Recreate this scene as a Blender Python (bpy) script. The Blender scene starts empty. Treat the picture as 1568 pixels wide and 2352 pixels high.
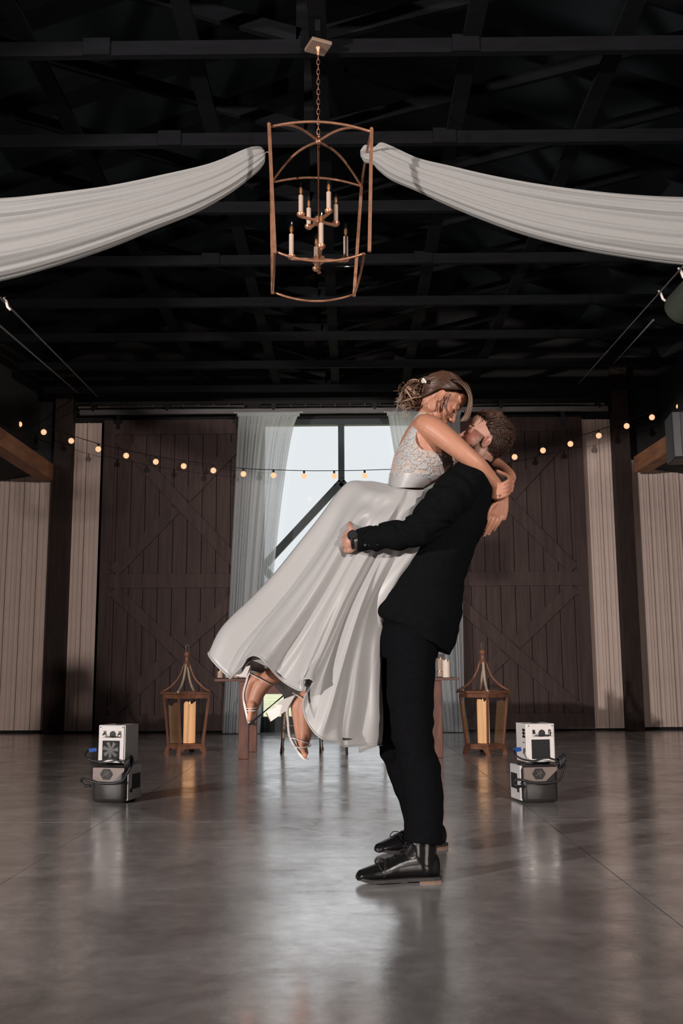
import bpy, bmesh, math, random
import numpy as np
from mathutils import Vector, Matrix, Quaternion
random.seed(7); np.random.seed(7)
SC = bpy.context.scene
COL = SC.collection
PI = math.pi

# ------------------------------------------------------------------ camera
CAM_H = 0.79
FPX = 2287.0
PITCH = math.atan(364 / FPX)
YAW = math.atan(17 / FPX)          # camera looks slightly left of +Y
ROLL = math.radians(0.33)
cd = bpy.data.cameras.new('camera')
cd.sensor_fit = 'VERTICAL'; cd.sensor_height = 36.0; cd.sensor_width = 24.0
cd.lens = 36.0 * FPX / 2352.0
cd.clip_start = 0.05; cd.clip_end = 500
cam = bpy.data.objects.new('camera', cd)
fwd = Vector((-math.sin(YAW) * math.cos(PITCH), math.cos(YAW) * math.cos(PITCH), math.sin(PITCH)))
right = fwd.cross(Vector((0, 0, 1))).normalized()
up = right.cross(fwd).normalized()
r2 = right * math.cos(ROLL) - up * math.sin(ROLL)
u2 = up * math.cos(ROLL) + right * math.sin(ROLL)
CAM_R, CAM_U, CAM_F = r2, u2, fwd
CAM_P = Vector((0, 0, CAM_H))
M = Matrix((r2, u2, -fwd)).transposed().to_4x4()
M.translation = CAM_P
cam.matrix_world = M
COL.objects.link(cam)
SC.camera = cam

# ------------------------------------------------------------------ view, world, lights
SC.view_settings.view_transform = 'Standard'
SC.view_settings.look = 'None'
SC.view_settings.gamma = 1.0
SC.view_settings.use_curve_mapping = False
SC.view_settings.exposure = 0.0

w = bpy.data.worlds.new('overcast_sky'); SC.world = w; w.use_nodes = True
bg = w.node_tree.nodes['Background']
bg.inputs['Color'].default_value = (0.92, 0.965, 1.0, 1); bg.inputs['Strength'].default_value = 0.92

def lamp(kind, name, loc, target, energy, color, **kw):
    l = bpy.data.lights.new(name, kind); l.energy = energy; l.color = color
    for k, v in kw.items(): setattr(l, k, v)
    o = bpy.data.objects.new(name, l); COL.objects.link(o)
    o.location = loc
    d = Vector(target) - Vector(loc)
    o.rotation_euler = d.to_track_quat('-Z', 'Y').to_euler()
    return o
# daylight on the lawn outside, behind the building
lamp('SUN', 'sunlight', (0, 0, 30), (2.0, 6.0, 21), 2.0, (1.0, 0.93, 0.8), angle=0.02)
# the two photographer's flash heads on stands either side of the camera
lamp('SPOT', 'flash_lamp', (-7.0, -2.2, 2.25), (0.4, 7.0, 2.0), 3600, (1.0, 0.925, 0.88), spot_size=0.95, spot_blend=0.8, shadow_soft_size=0.14)
lamp('SPOT', 'flash_lamp', (3.9, -3.7, 3.05), (-0.9, 7.0, 1.6), 2350, (1.0, 0.90, 0.84), spot_size=0.95, spot_blend=0.8, shadow_soft_size=0.14)

# ------------------------------------------------------------------ pixel <-> room helpers (measuring the photograph)
def ray(px, py):
    return (CAM_F * FPX + CAM_R * (px - 784) + CAM_U * (1176 - py))
def P(px, py, Y):
    d = ray(px, py); return CAM_P + d * (Y / d.y)
def PZ(px, py, Z):
    d = ray(px, py); return CAM_P + d * ((Z - CAM_H) / d.z)

# ------------------------------------------------------------------ materials
MATS = {}
def mat(name, col, rough=0.6, metal=0.0, var=0.08, scale=8.0, bump=0.0, bscale=60.0, spec=0.5, stretch=None,
        emit=None, estr=0.0, sheen=0.0, alpha=1.0, trans=0.0, coat=0.0, ior=1.5, sss=0.0, attr=None, rvar=0.0):
    if name in MATS: return MATS[name]
    m = bpy.data.materials.new(name); m.use_nodes = True
    nt = m.node_tree; nd = nt.nodes; ln = nt.links
    b = nd['Principled BSDF']
    b.inputs['Roughness'].default_value = rough; b.inputs['Metallic'].default_value = metal
    b.inputs['Specular IOR Level'].default_value = spec; b.inputs['IOR'].default_value = ior
    b.inputs['Alpha'].default_value = alpha; b.inputs['Transmission Weight'].default_value = trans
    b.inputs['Coat Weight'].default_value = coat
    b.inputs['Sheen Weight'].default_value = sheen
    if sss:
        b.inputs['Subsurface Weight'].default_value = sss
        b.inputs['Subsurface Radius'].default_value = (0.012, 0.005, 0.003)
        b.inputs['Subsurface Scale'].default_value = 1.0
    tc = nd.new('ShaderNodeTexCoord'); mp = nd.new('ShaderNodeMapping')
    ln.new(tc.outputs['Object'], mp.inputs['Vector'])
    if stretch: mp.inputs['Scale'].default_value = stretch
    nz = nd.new('ShaderNodeTexNoise'); nz.inputs['Scale'].default_value = scale; nz.inputs['Detail'].default_value = 6
    ln.new(mp.outputs['Vector'], nz.inputs['Vector'])
    mx = nd.new('ShaderNodeMix'); mx.data_type = 'RGBA'; mx.blend_type = 'MULTIPLY'
    mx.inputs[0].default_value = 1.0
    rp = nd.new('ShaderNodeMapRange'); rp.inputs[3].default_value = 1 - var; rp.inputs[4].default_value = 1 + var
    rp.inputs[1].default_value = 0.25; rp.inputs[2].default_value = 0.75
    ln.new(nz.outputs['Fac'], rp.inputs[0])
    cb = nd.new('ShaderNodeCombineColor')
    for k in range(3): ln.new(rp.outputs[0], cb.inputs[k])
    if attr:
        at = nd.new('ShaderNodeAttribute'); at.attribute_name = attr; ln.new(at.outputs['Color'], mx.inputs[6])
    else:
        mx.inputs[6].default_value = (*col, 1)
    ln.new(cb.outputs[0], mx.inputs[7])
    ln.new(mx.outputs[2], b.inputs['Base Color'])
    if rvar:
        r3 = nd.new('ShaderNodeMapRange'); r3.inputs[1].default_value = .3; r3.inputs[2].default_value = .7
        r3.inputs[3].default_value = max(.03, rough - rvar); r3.inputs[4].default_value = rough + rvar
        ln.new(nz.outputs['Fac'], r3.inputs[0]); ln.new(r3.outputs[0], b.inputs['Roughness'])
    if bump:
        n2 = nd.new('ShaderNodeTexNoise'); n2.inputs['Scale'].default_value = bscale; n2.inputs['Detail'].default_value = 4
        ln.new(mp.outputs['Vector'], n2.inputs['Vector'])
        bp = nd.new('ShaderNodeBump'); bp.inputs['Strength'].default_value = bump; bp.inputs['Distance'].default_value = 0.01
        ln.new(n2.outputs['Fac'], bp.inputs['Height']); ln.new(bp.outputs['Normal'], b.inputs['Normal'])
    if emit:
        b.inputs['Emission Color'].default_value = (*emit, 1); b.inputs['Emission Strength'].default_value = estr
    MATS[name] = m
    return m

def glass_mat(name, tint=(1, 1, 1), gloss=0.08, rough=0.02):
    m = bpy.data.materials.new(name); m.use_nodes = True
    nt = m.node_tree; nd = nt.nodes; ln = nt.links; nd.clear()
    out = nd.new('ShaderNodeOutputMaterial'); mix = nd.new('ShaderNodeMixShader')
    tr = nd.new('ShaderNodeBsdfTransparent'); gl = nd.new('ShaderNodeBsdfGlossy')
    nz = nd.new('ShaderNodeTexNoise'); nz.inputs['Scale'].default_value = 3.0
    mr = nd.new('ShaderNodeMapRange'); mr.inputs[3].default_value = gloss * .7; mr.inputs[4].default_value = gloss * 1.3
    ln.new(nz.outputs['Fac'], mr.inputs[0]); ln.new(mr.outputs[0], mix.inputs[0])
    tr.inputs['Color'].default_value = (*tint, 1); gl.inputs['Roughness'].default_value = rough
    ln.new(tr.outputs[0], mix.inputs[1]); ln.new(gl.outputs[0], mix.inputs[2]); ln.new(mix.outputs[0], out.inputs['Surface'])
    MATS[name] = m; return m

def cloth_mat(name, col, transl=0.35, transp=0.0, scale=30.0, stretch=(1, 1, 1)):
    m = bpy.data.materials.new(name); m.use_nodes = True
    nt = m.node_tree; nd = nt.nodes; ln = nt.links; nd.clear()
    out = nd.new('ShaderNodeOutputMaterial'); m1 = nd.new('ShaderNodeMixShader'); m2 = nd.new('ShaderNodeMixShader')
    df = nd.new('ShaderNodeBsdfDiffuse'); tl = nd.new('ShaderNodeBsdfTranslucent'); tp = nd.new('ShaderNodeBsdfTransparent')
    tc = nd.new('ShaderNodeTexCoord'); mp = nd.new('ShaderNodeMapping'); mp.inputs['Scale'].default_value = stretch
    nz = nd.new('ShaderNodeTexNoise'); nz.inputs['Scale'].default_value = scale; nz.inputs['Detail'].default_value = 5
    ln.new(tc.outputs['Object'], mp.inputs['Vector']); ln.new(mp.outputs['Vector'], nz.inputs['Vector'])
    cr = nd.new('ShaderNodeMix'); cr.data_type = 'RGBA'
    cr.inputs[6].default_value = (*[c * 0.9 for c in col], 1); cr.inputs[7].default_value = (*col, 1)
    ln.new(nz.outputs['Fac'], cr.inputs[0])
    ln.new(cr.outputs[2], df.inputs['Color']); ln.new(cr.outputs[2], tl.inputs['Color'])
    m1.inputs[0].default_value = transl; m2.inputs[0].default_value = transp
    ln.new(df.outputs[0], m1.inputs[1]); ln.new(tl.outputs[0], m1.inputs[2])
    ln.new(m1.outputs[0], m2.inputs[1]); ln.new(tp.outputs[0], m2.inputs[2]); ln.new(m2.outputs[0], out.inputs['Surface'])
    MATS[name] = m; return m

# ------------------------------------------------------------------ mesh building
def frame_of(d):
    d = Vector(d).normalized()
    a = Vector((0, 0, 1)) if abs(d.z) < .95 else Vector((1, 0, 0))
    x = d.cross(a).normalized(); y = x.cross(d).normalized()
    return x, y, d
class MB:
    def __init__(s): s.v = []; s.f = []
    def add(s, vs, fs):
        o = len(s.v); s.v += [tuple(v) for v in vs]; s.f += [tuple(i + o for i in f) for f in fs]; return s
    def box(s, c, size, R=None, bev=0.0):
        hx, hy, hz = [q / 2 for q in size]; c = Vector(c)
        if bev <= 0:
            vs = [Vector((sx * hx, sy * hy, sz * hz)) for sx in (-1, 1) for sy in (-1, 1) for sz in (-1, 1)]
            fs = [(0, 1, 3, 2), (4, 6, 7, 5), (0, 4, 5, 1), (2, 3, 7, 6), (0, 2, 6, 4), (1, 5, 7, 3)]
        else:
            bm = bmesh.new(); bmesh.ops.create_cube(bm, size=1)
            for v in bm.verts: v.co = Vector((v.co.x * size[0], v.co.y * size[1], v.co.z * size[2]))
            bmesh.ops.bevel(bm, geom=bm.edges[:], offset=bev, segments=2, affect='EDGES', profile=.5)
            bm.verts.index_update()
            vs = [v.co.copy() for v in bm.verts]; fs = [[v.index for v in f.verts] for f in bm.faces]; bm.free()
        if R is not None: vs = [R @ v for v in vs]
        return s.add([c + v for v in vs], fs)
    def bar(s, p0, p1, wd, ht, upv=(0, 0, 1)):
        p0, p1 = Vector(p0), Vector(p1); d = (p1 - p0); L = d.length; d.normalize()
        x = d.cross(Vector(upv)).normalized(); y = x.cross(d).normalized()
        R = Matrix((x, d, y)).transposed()
        return s.box((p0 + p1) / 2, (wd, L, ht), R)
    def tube(s, pts, r, n=8, cap=True, closed=False, flat=None):
        pts = [Vector(p) for p in pts]; m = len(pts)
        rr = [r] * m if not hasattr(r, '__len__') else r
        vs = []; px = None
        for i in range(m):
            a = pts[(i - 1) % m] if (closed or i > 0) else pts[i]; b = pts[(i + 1) % m] if (closed or i < m - 1) else pts[i]
            d = (b - a).normalized()
            if px is None: x, y, _ = frame_of(d)
            else:
                x = (px - d * px.dot(d))
                x = x.normalized() if x.length > 1e-6 else frame_of(d)[0]
                y = d.cross(x)
            px = x
            ry = rr[i] * (flat if flat else 1)
            for k in range(n):
                t = 2 * PI * k / n; vs.append(pts[i] + x * (math.cos(t) * rr[i]) + y * (math.sin(t) * ry))
        fs = []
        for i in range(m if closed else m - 1):
            for k in range(n):
                a, b = i * n + k, i * n + (k + 1) % n; j = (i + 1) % m
                fs.append((a, b, j * n + (k + 1) % n, j * n + k))
        if cap and not closed:
            fs.append(tuple(range(n - 1, -1, -1))); fs.append(tuple((m - 1) * n + k for k in range(n)))
        return s.add(vs, fs)
    def lathe(s, prof, c=(0, 0, 0), n=16, sq=None):
        c = Vector(c); vs = []; m = len(prof)
        for r, z in prof:
            for k in range(n):
                t = 2 * PI * (k + .5) / n
                vs.append(c + Vector((r * math.cos(t), r * math.sin(t), z)))
        fs = []
        for i in range(m - 1):
            for k in range(n):
                a, b = i * n + k, i * n + (k + 1) % n
                fs.append((a, b, b + n, a + n))
        fs.append(tuple(range(n - 1, -1, -1))); fs.append(tuple((m - 1) * n + k for k in range(n)))
        return s.add(vs, fs)
    def prism(s, poly, d):
        n = len(poly); d = Vector(d); vs = [Vector(p) for p in poly]; vs += [v + d for v in vs]
        fs = [tuple(range(n - 1, -1, -1)), tuple(range(n, 2 * n))] + [(i, (i + 1) % n, n + (i + 1) % n, n + i) for i in range(n)]
        return s.add(vs, fs)
    def ball(s, c, r, n=10, m=7, R=None):
        c = Vector(c); r = Vector(r) if hasattr(r, '__len__') else Vector((r, r, r)); vs = []
        for i in range(m + 1):
            ph = PI * i / m
            for k in range(n):
                t = 2 * PI * k / n
                v = Vector((r.x * math.sin(ph) * math.cos(t), r.y * math.sin(ph) * math.sin(t), r.z * math.cos(ph)))
                vs.append(c + (R @ v if R is not None else v))
        fs = [(i * n + k, (i + 1) * n + k, (i + 1) * n + (k + 1) % n, i * n + (k + 1) % n) for i in range(m) for k in range(n)]
        return s.add(vs, fs)
    def grid(s, rows, closed_u=False, closed_v=False):
        m = len(rows); n = len(rows[0]); vs = [p for r in rows for p in r]; fs = []
        for i in range(m if closed_v else m - 1):
            for k in range(n if closed_u else n - 1):
                j = (i + 1) % m; l = (k + 1) % n
                fs.append((i * n + k, i * n + l, j * n + l, j * n + k))
        return s.add(vs, fs)
    def mesh(s, name, off=(0, 0, 0), smooth=False, fix=True):
        me = bpy.data.meshes.new(name); ox, oy, oz = off
        me.from_pydata([(a - ox, b - oy, c - oz) for a, b, c in s.v], [], s.f)
        if fix:
            bm = bmesh.new(); bm.from_mesh(me)
            bmesh.ops.remove_doubles(bm, verts=bm.verts[:], dist=1e-6)
            bmesh.ops.recalc_face_normals(bm, faces=bm.faces[:]); bm.to_mesh(me); bm.free()
        if smooth is True: me.polygons.foreach_set('use_smooth', [True] * len(me.polygons))
        elif smooth:
            me.polygons.foreach_set('use_smooth', [True] * len(me.polygons))
            me.set_sharp_from_angle(angle=math.radians(smooth))
        return me
    def build(s, name, m, parent=None, smooth=False, at=None, local=False):
        """one mesh object; vertices are in room coordinates unless local"""
        off = Vector((0, 0, 0)); loc = Vector((0, 0, 0))
        if parent is not None:
            if not local:
                q = parent
                while q is not None: off += q.location; q = q.parent
        elif at is not None:
            off = Vector(at); loc = Vector(at)
        me = s.mesh(name, off, smooth)
        me.materials.append(MATS[m] if isinstance(m, str) else m)
        o = bpy.data.objects.new(name, me); COL.objects.link(o)
        if parent is not None: o.parent = parent
        else: o.location = loc
        return o
def tag(o, label, cat, group=None):
    o['label'] = label; o['category'] = cat
    if group: o['group'] = group
    return o
def struct(o, label=None):
    o['kind'] = 'structure'
    if label: o['label'] = label
    return o
def thing(name, label, cat, loc=(0, 0, 0), rz=0.0, group=None):
    o = bpy.data.objects.new(name, None); COL.objects.link(o); o.location = loc; o.rotation_euler = (0, 0, rz)
    o.empty_display_size = .1
    return tag(o, label, cat, group)
def dup(o, parent=None, loc=None, rz=None, label=None):
    c = o.copy(); COL.objects.link(c); c.parent = parent
    if loc is not None: c.location = loc
    if rz is not None: c.rotation_euler = (0, 0, rz)
    if label: c['label'] = label
    for ch in list(o.children): dup(ch, c)
    return c
def share(o, parent=None, loc=None):
    c = o.copy(); COL.objects.link(c); c.parent = parent
    if loc is not None: c.location = loc
    return c
def crom(pts, n):
    """Catmull-Rom through pts, n samples per span"""
    p = [Vector(q) for q in pts]; out = []
    for i in range(len(p) - 1):
        a = p[i - 1] if i > 0 else p[i] * 2 - p[i + 1]
        b, c = p[i], p[i + 1]
        d = p[i + 2] if i + 2 < len(p) else c * 2 - b
        for k in range(n):
            t = k / n
            out.append(.5 * ((2 * b) + (c - a) * t + (2 * a - 5 * b + 4 * c - d) * t * t + (3 * b - a - 3 * c + d) * t ** 3))
    out.append(p[-1]); return out
# ================================================================== MATERIALS OF THE ROOM
def concrete_mat():
    """polished, sealed concrete: mottled trowel clouds, fine grain and scuffed sheen"""
    m = bpy.data.materials.new('concrete'); m.use_nodes = True; nt = m.node_tree; nd = nt.nodes; ln = nt.links; b = nd['Principled BSDF']
    tc = nd.new('ShaderNodeTexCoord')
    geo = nd.new('ShaderNodeNewGeometry')
    def nz(scale, detail, rough=.6, dist=0.0, stretch=(1, 1, 1)):
        mp = nd.new('ShaderNodeMapping'); mp.inputs['Scale'].default_value = stretch; ln.new(geo.outputs['Position'], mp.inputs['Vector'])
        n = nd.new('ShaderNodeTexNoise'); n.inputs['Scale'].default_value = scale; n.inputs['Detail'].default_value = detail
        n.inputs['Roughness'].default_value = rough; n.inputs['Distortion'].default_value = dist; ln.new(mp.outputs['Vector'], n.inputs['Vector']); return n.outputs['Fac']
    def rng(src, a, b_, c, d):
        r = nd.new('ShaderNodeMapRange'); r.inputs[1].default_value = a; r.inputs[2].default_value = b_; r.inputs[3].default_value = c; r.inputs[4].default_value = d; ln.new(src, r.inputs[0]); return r.outputs[0]
    mx = nd.new('ShaderNodeMix'); mx.data_type = 'RGBA'; mx.inputs[6].default_value = (.50, .465, .45, 1); mx.inputs[7].default_value = (.86, .83, .815, 1)
    ln.new(rng(nz(2.1, 12, .68, .6), .34, .64, 0, 1), mx.inputs[0])
    m2 = nd.new('ShaderNodeMix'); m2.data_type = 'RGBA'; m2.blend_type = 'MULTIPLY'; m2.inputs[0].default_value = 1
    cb = nd.new('ShaderNodeCombineColor'); g = rng(nz(16, 8, .7), .3, .7, .80, 1.10)
    for k in range(3): ln.new(g, cb.inputs[k])
    ln.new(mx.outputs[2], m2.inputs[6]); ln.new(cb.outputs[0], m2.inputs[7]); ln.new(m2.outputs[2], b.inputs['Base Color'])
    add = nd.new('ShaderNodeMath'); add.operation = 'ADD'
    ln.new(rng(nz(3.2, 10, .7, 1.0), .35, .65, .135, .245), add.inputs[0]); ln.new(rng(nz(7, 6, .6, 0, (.35, 1.6, 1)), .55, .75, 0, .12), add.inputs[1])
    ln.new(add.outputs[0], b.inputs['Roughness'])
    b.inputs['Metallic'].default_value = .62; b.inputs['IOR'].default_value = 2.5; b.inputs['Specular IOR Level'].default_value = .9
    bp = nd.new('ShaderNodeBump'); bp.inputs['Strength'].default_value = .05; bp.inputs['Distance'].default_value = .01
    ln.new(nz(11, 8, .65), bp.inputs['Height']); ln.new(bp.outputs['Normal'], b.inputs['Normal'])
    MATS['concrete'] = m
concrete_mat()
mat('joint', (.05, .045, .045), rough=.9)
mat('black_ceiling', (.006, .013, .017), rough=.85, var=.2)
mat('black_truss', (.0085, .0086, .0105), rough=.9, var=.25, scale=5, stretch=(1, 6, 6), spec=.12)
mat('black_wall', (.02, .018, .018), rough=.9)
mat('white_metal', (.86, .68, .60), rough=.55, var=.1, scale=2.5)
mat('barn_wood', (.076, .048, .044), rough=.8, var=.3, scale=3, stretch=(7, 7, .6), bump=.12, bscale=12)
mat('post_wood', (.032, .017, .013), rough=.75, var=.5, scale=4, stretch=(6, 6, .8), bump=.15, bscale=10)
mat('brace_wood', (.42, .19, .10), rough=.65, var=.35, scale=4, stretch=(4, .8, 4))
mat('dark_frame', (.05, .065, .07), rough=.5)
mat('steel_track', (.20, .19, .19), rough=.45, metal=.3)
mat('white_pipe', (.80, .70, .64), rough=.5)
mat('black_metal', (.015, .015, .017), rough=.4, metal=.2)
mat('lawn_grass', (.62, .64, .42), rough=.9, var=.35, scale=2)
glass_mat('window_glass', (1, 1, 1), .04)
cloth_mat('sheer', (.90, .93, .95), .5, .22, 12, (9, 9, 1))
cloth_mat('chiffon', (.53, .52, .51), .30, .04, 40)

YW = 13.3                      # window wall
def X_at(px, Y, py=1540): return P(px, py, Y).x
XC = X_at(785, YW)             # middle of the window
# ------------------------------------------------------------------ floor: slabs with saw-cut joints
fl = MB().box((0, 3, -.155), (17, 24, .25)).build('floor', 'joint', at=(0, 3, -.28)); struct(fl, 'polished concrete floor')
xs = [-8.5, -6.04, -3.68, -1.325, 1.025, 3.38, 5.74, 8.5]; ys = [-9, -4.9, .35, 5.48, 10.6, 15]
for i in range(len(xs) - 1):
    for j in range(len(ys) - 1):
        g = .0022
        MB().box(((xs[i] + xs[i + 1]) / 2, (ys[j] + ys[j + 1]) / 2, -.015), (xs[i + 1] - xs[i] - 2 * g, ys[j + 1] - ys[j] - 2 * g, .03)).build('concrete_slab', 'concrete', fl)
# ------------------------------------------------------------------ window wall
ZT = P(785, 962, YW).z         # top of the opening
X0, X1 = X_at(592, YW), X_at(978, YW)
ZC = 4.42                      # underside of truss bottom chords
wb = MB()
wb.box(((X0 - 8.5) / 2, YW + .1, 3.2), (X0 + 8.5, .2, 6.4)); wb.box(((X1 + 8.5) / 2, YW + .1, 3.2), (8.5 - X1, .2, 6.4))
wb.box(((X0 + X1) / 2, YW + .1, (ZT + 6.4) / 2), (X1 - X0, .2, 6.4 - ZT))
wallb = struct(wb.build('wall_back', 'black_wall', at=(0, YW, 0)), 'window wall behind the barn doors')
# ribbed white panels
def panel_mesh(wd, ht):
    prof = [(0, 0), (.012, -.022), (.030, -.022), (.042, 0), (wd * .36, 0), (wd * .36 + .008, -.007), (wd * .36 + .022, -.007), (wd * .36 + .03, 0),
            (wd * .68, 0), (wd * .68 + .008, -.007), (wd * .68 + .022, -.007), (wd * .68 + .03, 0), (wd - .004, 0)]
    m = MB(); a = [Vector((x, y, 0)) for x, y in prof]; b = [v + Vector((0, 0, ht)) for v in a]
    m.grid([a, b]); return m
PW = .205
ZSTRIP = P(200, 975, YW).z
pa = panel_mesh(PW, 3.55)
xl0 = X_at(110, YW); xr0 = X_at(1469, YW)
first = None
for k in range(16):
    for side in (0, 1):
        x = xl0 - (k + 1) * PW if side == 0 else xr0 + k * PW
        if first is None: first = pa.build('metal_panel', 'white_metal', wallb, local=True); o = first
        else: o = share(first, wallb)
        o.location = (x, -.02, .04)
pb = panel_mesh(.20, ZSTRIP - .03); first = None
for x in [X_at(150, YW), X_at(150, YW) + .2, X_at(1425, YW) - .2, X_at(1425, YW) - .4]:
    if first is None: first = pb.build('metal_panel', 'white_metal', wallb, local=True); o = first
    else: o = share(first, wallb)
    o.location = (x, -.07, .03)
# ------------------------------------------------------------------ side walls, ceilings
NX = 4.05
for s, nm in ((-1, 'left'), (1, 'right')):
    m = MB(); m.box((s * 8.4, 2, 1.6), (.2, 22.6, 3.2)); m.box((s * 4.3, 2, 5.1), (.12, 22.6, 2.6))
    struct(m.build('wall_' + nm, 'black_wall', at=(s * 8.4, 2, 0)), 'dark side wall of the hall')
struct(MB().box((0, -9.1, 3.2), (17, .2, 6.4)).build('wall_front', 'black_wall', at=(0, -9.1, 0)), 'dark wall behind the camera')
ce = MB()
RZ = 6.5
for s in (-1, 1):
    ce.prism([(s * 4.4, -9, 4.9), (0, -9, RZ), (0, -9, RZ + .1), (s * 4.4, -9, 5.0)], (0, 22.5, 0))
    zi, zo = P(120, 1086, YW).z + .02, P(0, 1103, YW).z
    sl = (zo - zi) / (4.6 - 3.87)
    ce.prism([(s * 4.15, -9, zi + sl * .25), (s * 8.5, -9, zi + sl * 4.6), (s * 8.5, -9, zi + sl * 4.6 + .1), (s * 4.15, -9, zi + sl * .25 + .1)], (0, 22.4, 0))
struct(ce.build('ceiling', 'black_ceiling', at=(0, 2, 4)), 'black painted roof deck')
# clerestory beam closing the step between aisle roof and nave
# ------------------------------------------------------------------ trusses
YK = [5.40 + 1.022 * k for k in range(-1, 8)]
DZ = (ZC - CAM_H)
words = ['ninth', 'eighth', 'seventh', 'sixth', 'fifth', 'fourth', 'third', 'second', 'first']
K0 = 3.63 / 1.0
YK = [DZ * (1.500 + .2855 * k) for k in range(-1, 8)]
ZPK = RZ - .12
for i, y in enumerate(YK):
    t = thing('roof_truss', 'black wooden roof truss, %s one from the window wall' % words[i], 'truss', (0, y, ZC), group='black roof trusses')
    xo = XC - .13
    MB().box((0, y, ZC + .046), (8.0, .045, .092)).build('bottom_chord', 'black_truss', t)
    if i in (0, 1, 2, 4):
        for sx in ((-1.25, .95) if i == 1 else (-1.0, .92)):
            MB().box((xo + sx, y - .028, ZC + .054), (.16, .012, .108)).build('splice_plate', 'black_truss', t)
    for s in (-1, 1):
        MB().bar((s * 4.0, y, 4.93), (0, y, ZPK), .045, .14).build('top_chord', 'black_truss', t)
        MB().bar((xo + s * .04, y, ZC + .12), (s * 2.7, y, 5.30), .042, .095).build('web', 'black_truss', t)
    MB().bar((xo, y, ZC + .08), (xo, y, ZPK - .05), .12, .042, (0, 1, 0)).build('king_post', 'black_truss', t)
# long lateral braces nailed on the bottom chords
for px0, px1, ordn in ((40, 460, 'outer left'), (425, 635, 'inner left'), (1090, 945, 'inner right'), (1440, 1100, 'outer right'), (728, 760, 'middle')):
    a = PZ(px0, 50, ZC + .11); x = a.x
    lbl = {'outer left': 'long flat black brace over the chords above the left drape', 'inner left': 'long flat black brace between the left drape and the hanging lantern',
           'inner right': 'long flat black brace between the hanging lantern and the right drape', 'outer right': 'long flat black brace crossing above the right drape',
           'middle': 'long flat black brace along the middle behind the hanging lantern'}[ordn]
    tag(MB().box((x, 7.5, ZC + .112), (.105, 11.4, .036)).build('lateral_brace', 'black_truss', at=(x, 7.5, ZC + .09)), lbl, 'brace')
# ------------------------------------------------------------------ posts with knee braces
for s, xa, xb, nm in ((-1, 107, 149, 'left'), (1, 1432, 1470, 'right')):
    Yp = YW - .15
    a, b = X_at(xa, Yp), X_at(xb, Yp)
    t = thing('timber_post', '', 'post', ((a + b) / 2, Yp, 0))
    t['label'] = 'dark rough timber post where the ribbed wall meets the %s' % ('barn door nearer the bride\'s feet' if s < 0 else 'barn door behind the groom\'s head')
    MB().box(((a + b) / 2, Yp, 2.43), (b - a, .16, 4.85), bev=.006).build('post_shaft', 'post_wood', t)
    if s < 0:
        p0, p1 = P(104, 1084, Yp - .1), P(-8, 1010, Yp - 1.95)
    else:
        p0, p1 = P(1475, 1066, Yp - .1), P(1568, 1008, Yp - 1.6)
    d = p1 - p0
    MB().bar(p0 + d * -.03, p1 + d * 1.1, .2, .21).build('knee_brace', 'brace_wood', t)
# ------------------------------------------------------------------ window_1
win = thing('window_1', 'tall glazed barn opening with diamond glazing bars', 'x', ((X0 + X1) / 2, YW, 0)); del win['category']; win['kind'] = 'structure'
Yf = YW + .05
def W(px, py): return P(px, py, Yf)
zs = W(785, 1645).z
XM = W(785, 1300).x
zd_t, zd_m, zd_b = W(785, 1108).z, W(785, 1302).z, W(785, 1496).z
fr = MB()
fr.box(((X0 + X1) / 2, Yf, ZT - .04), (X1 - X0, .1, .08)); fr.box((X0 + .035, Yf, ZT / 2), (.07, .1, ZT)); fr.box((X1 - .035, Yf, ZT / 2), (.07, .1, ZT))
fr.build('window_frame', 'dark_frame', win)
MB().box(((X0 + X1) / 2, Yf, zs / 2), (X1 - X0 - .14, .08, zs)).build('kick_panel', 'dark_frame', win)
def gb(a, b, wd=.085): MB().bar(a, b, wd, .07, (0, 1, 0)).build('glazing_bar', 'dark_frame', win)
gb((XM, Yf, zd_t), (XM, Yf, ZT - .05)); gb((XM, Yf, zs), (XM, Yf, zd_b))
gb((XM, Yf, zd_t), (X0 + .05, Yf, zd_m), .1); gb((XM, Yf, zd_t), (X1 - .05, Yf, zd_m), .1)
gb((XM, Yf, zd_b), (X0 + .05, Yf, zd_m), .1); gb((XM, Yf, zd_b), (X1 - .05, Yf, zd_m), .1)
Yg = Yf + .01
for poly in ([(X0, ZT), (XM, ZT), (XM, zd_t), (X0, zd_m)], [(X1, ZT), (XM, ZT), (XM, zd_t), (X1, zd_m)], [(XM, zd_t), (X1, zd_m), (XM, zd_b), (X0, zd_m)],
             [(X0, zd_m), (XM, zd_b), (XM, zs), (X0, zs)], [(X1, zd_m), (XM, zd_b), (XM, zs), (X1, zs)]):
    MB().prism([(x, Yg, z) for x, z in poly], (0, .008, 0)).build('pane', 'window_glass', win)
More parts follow.
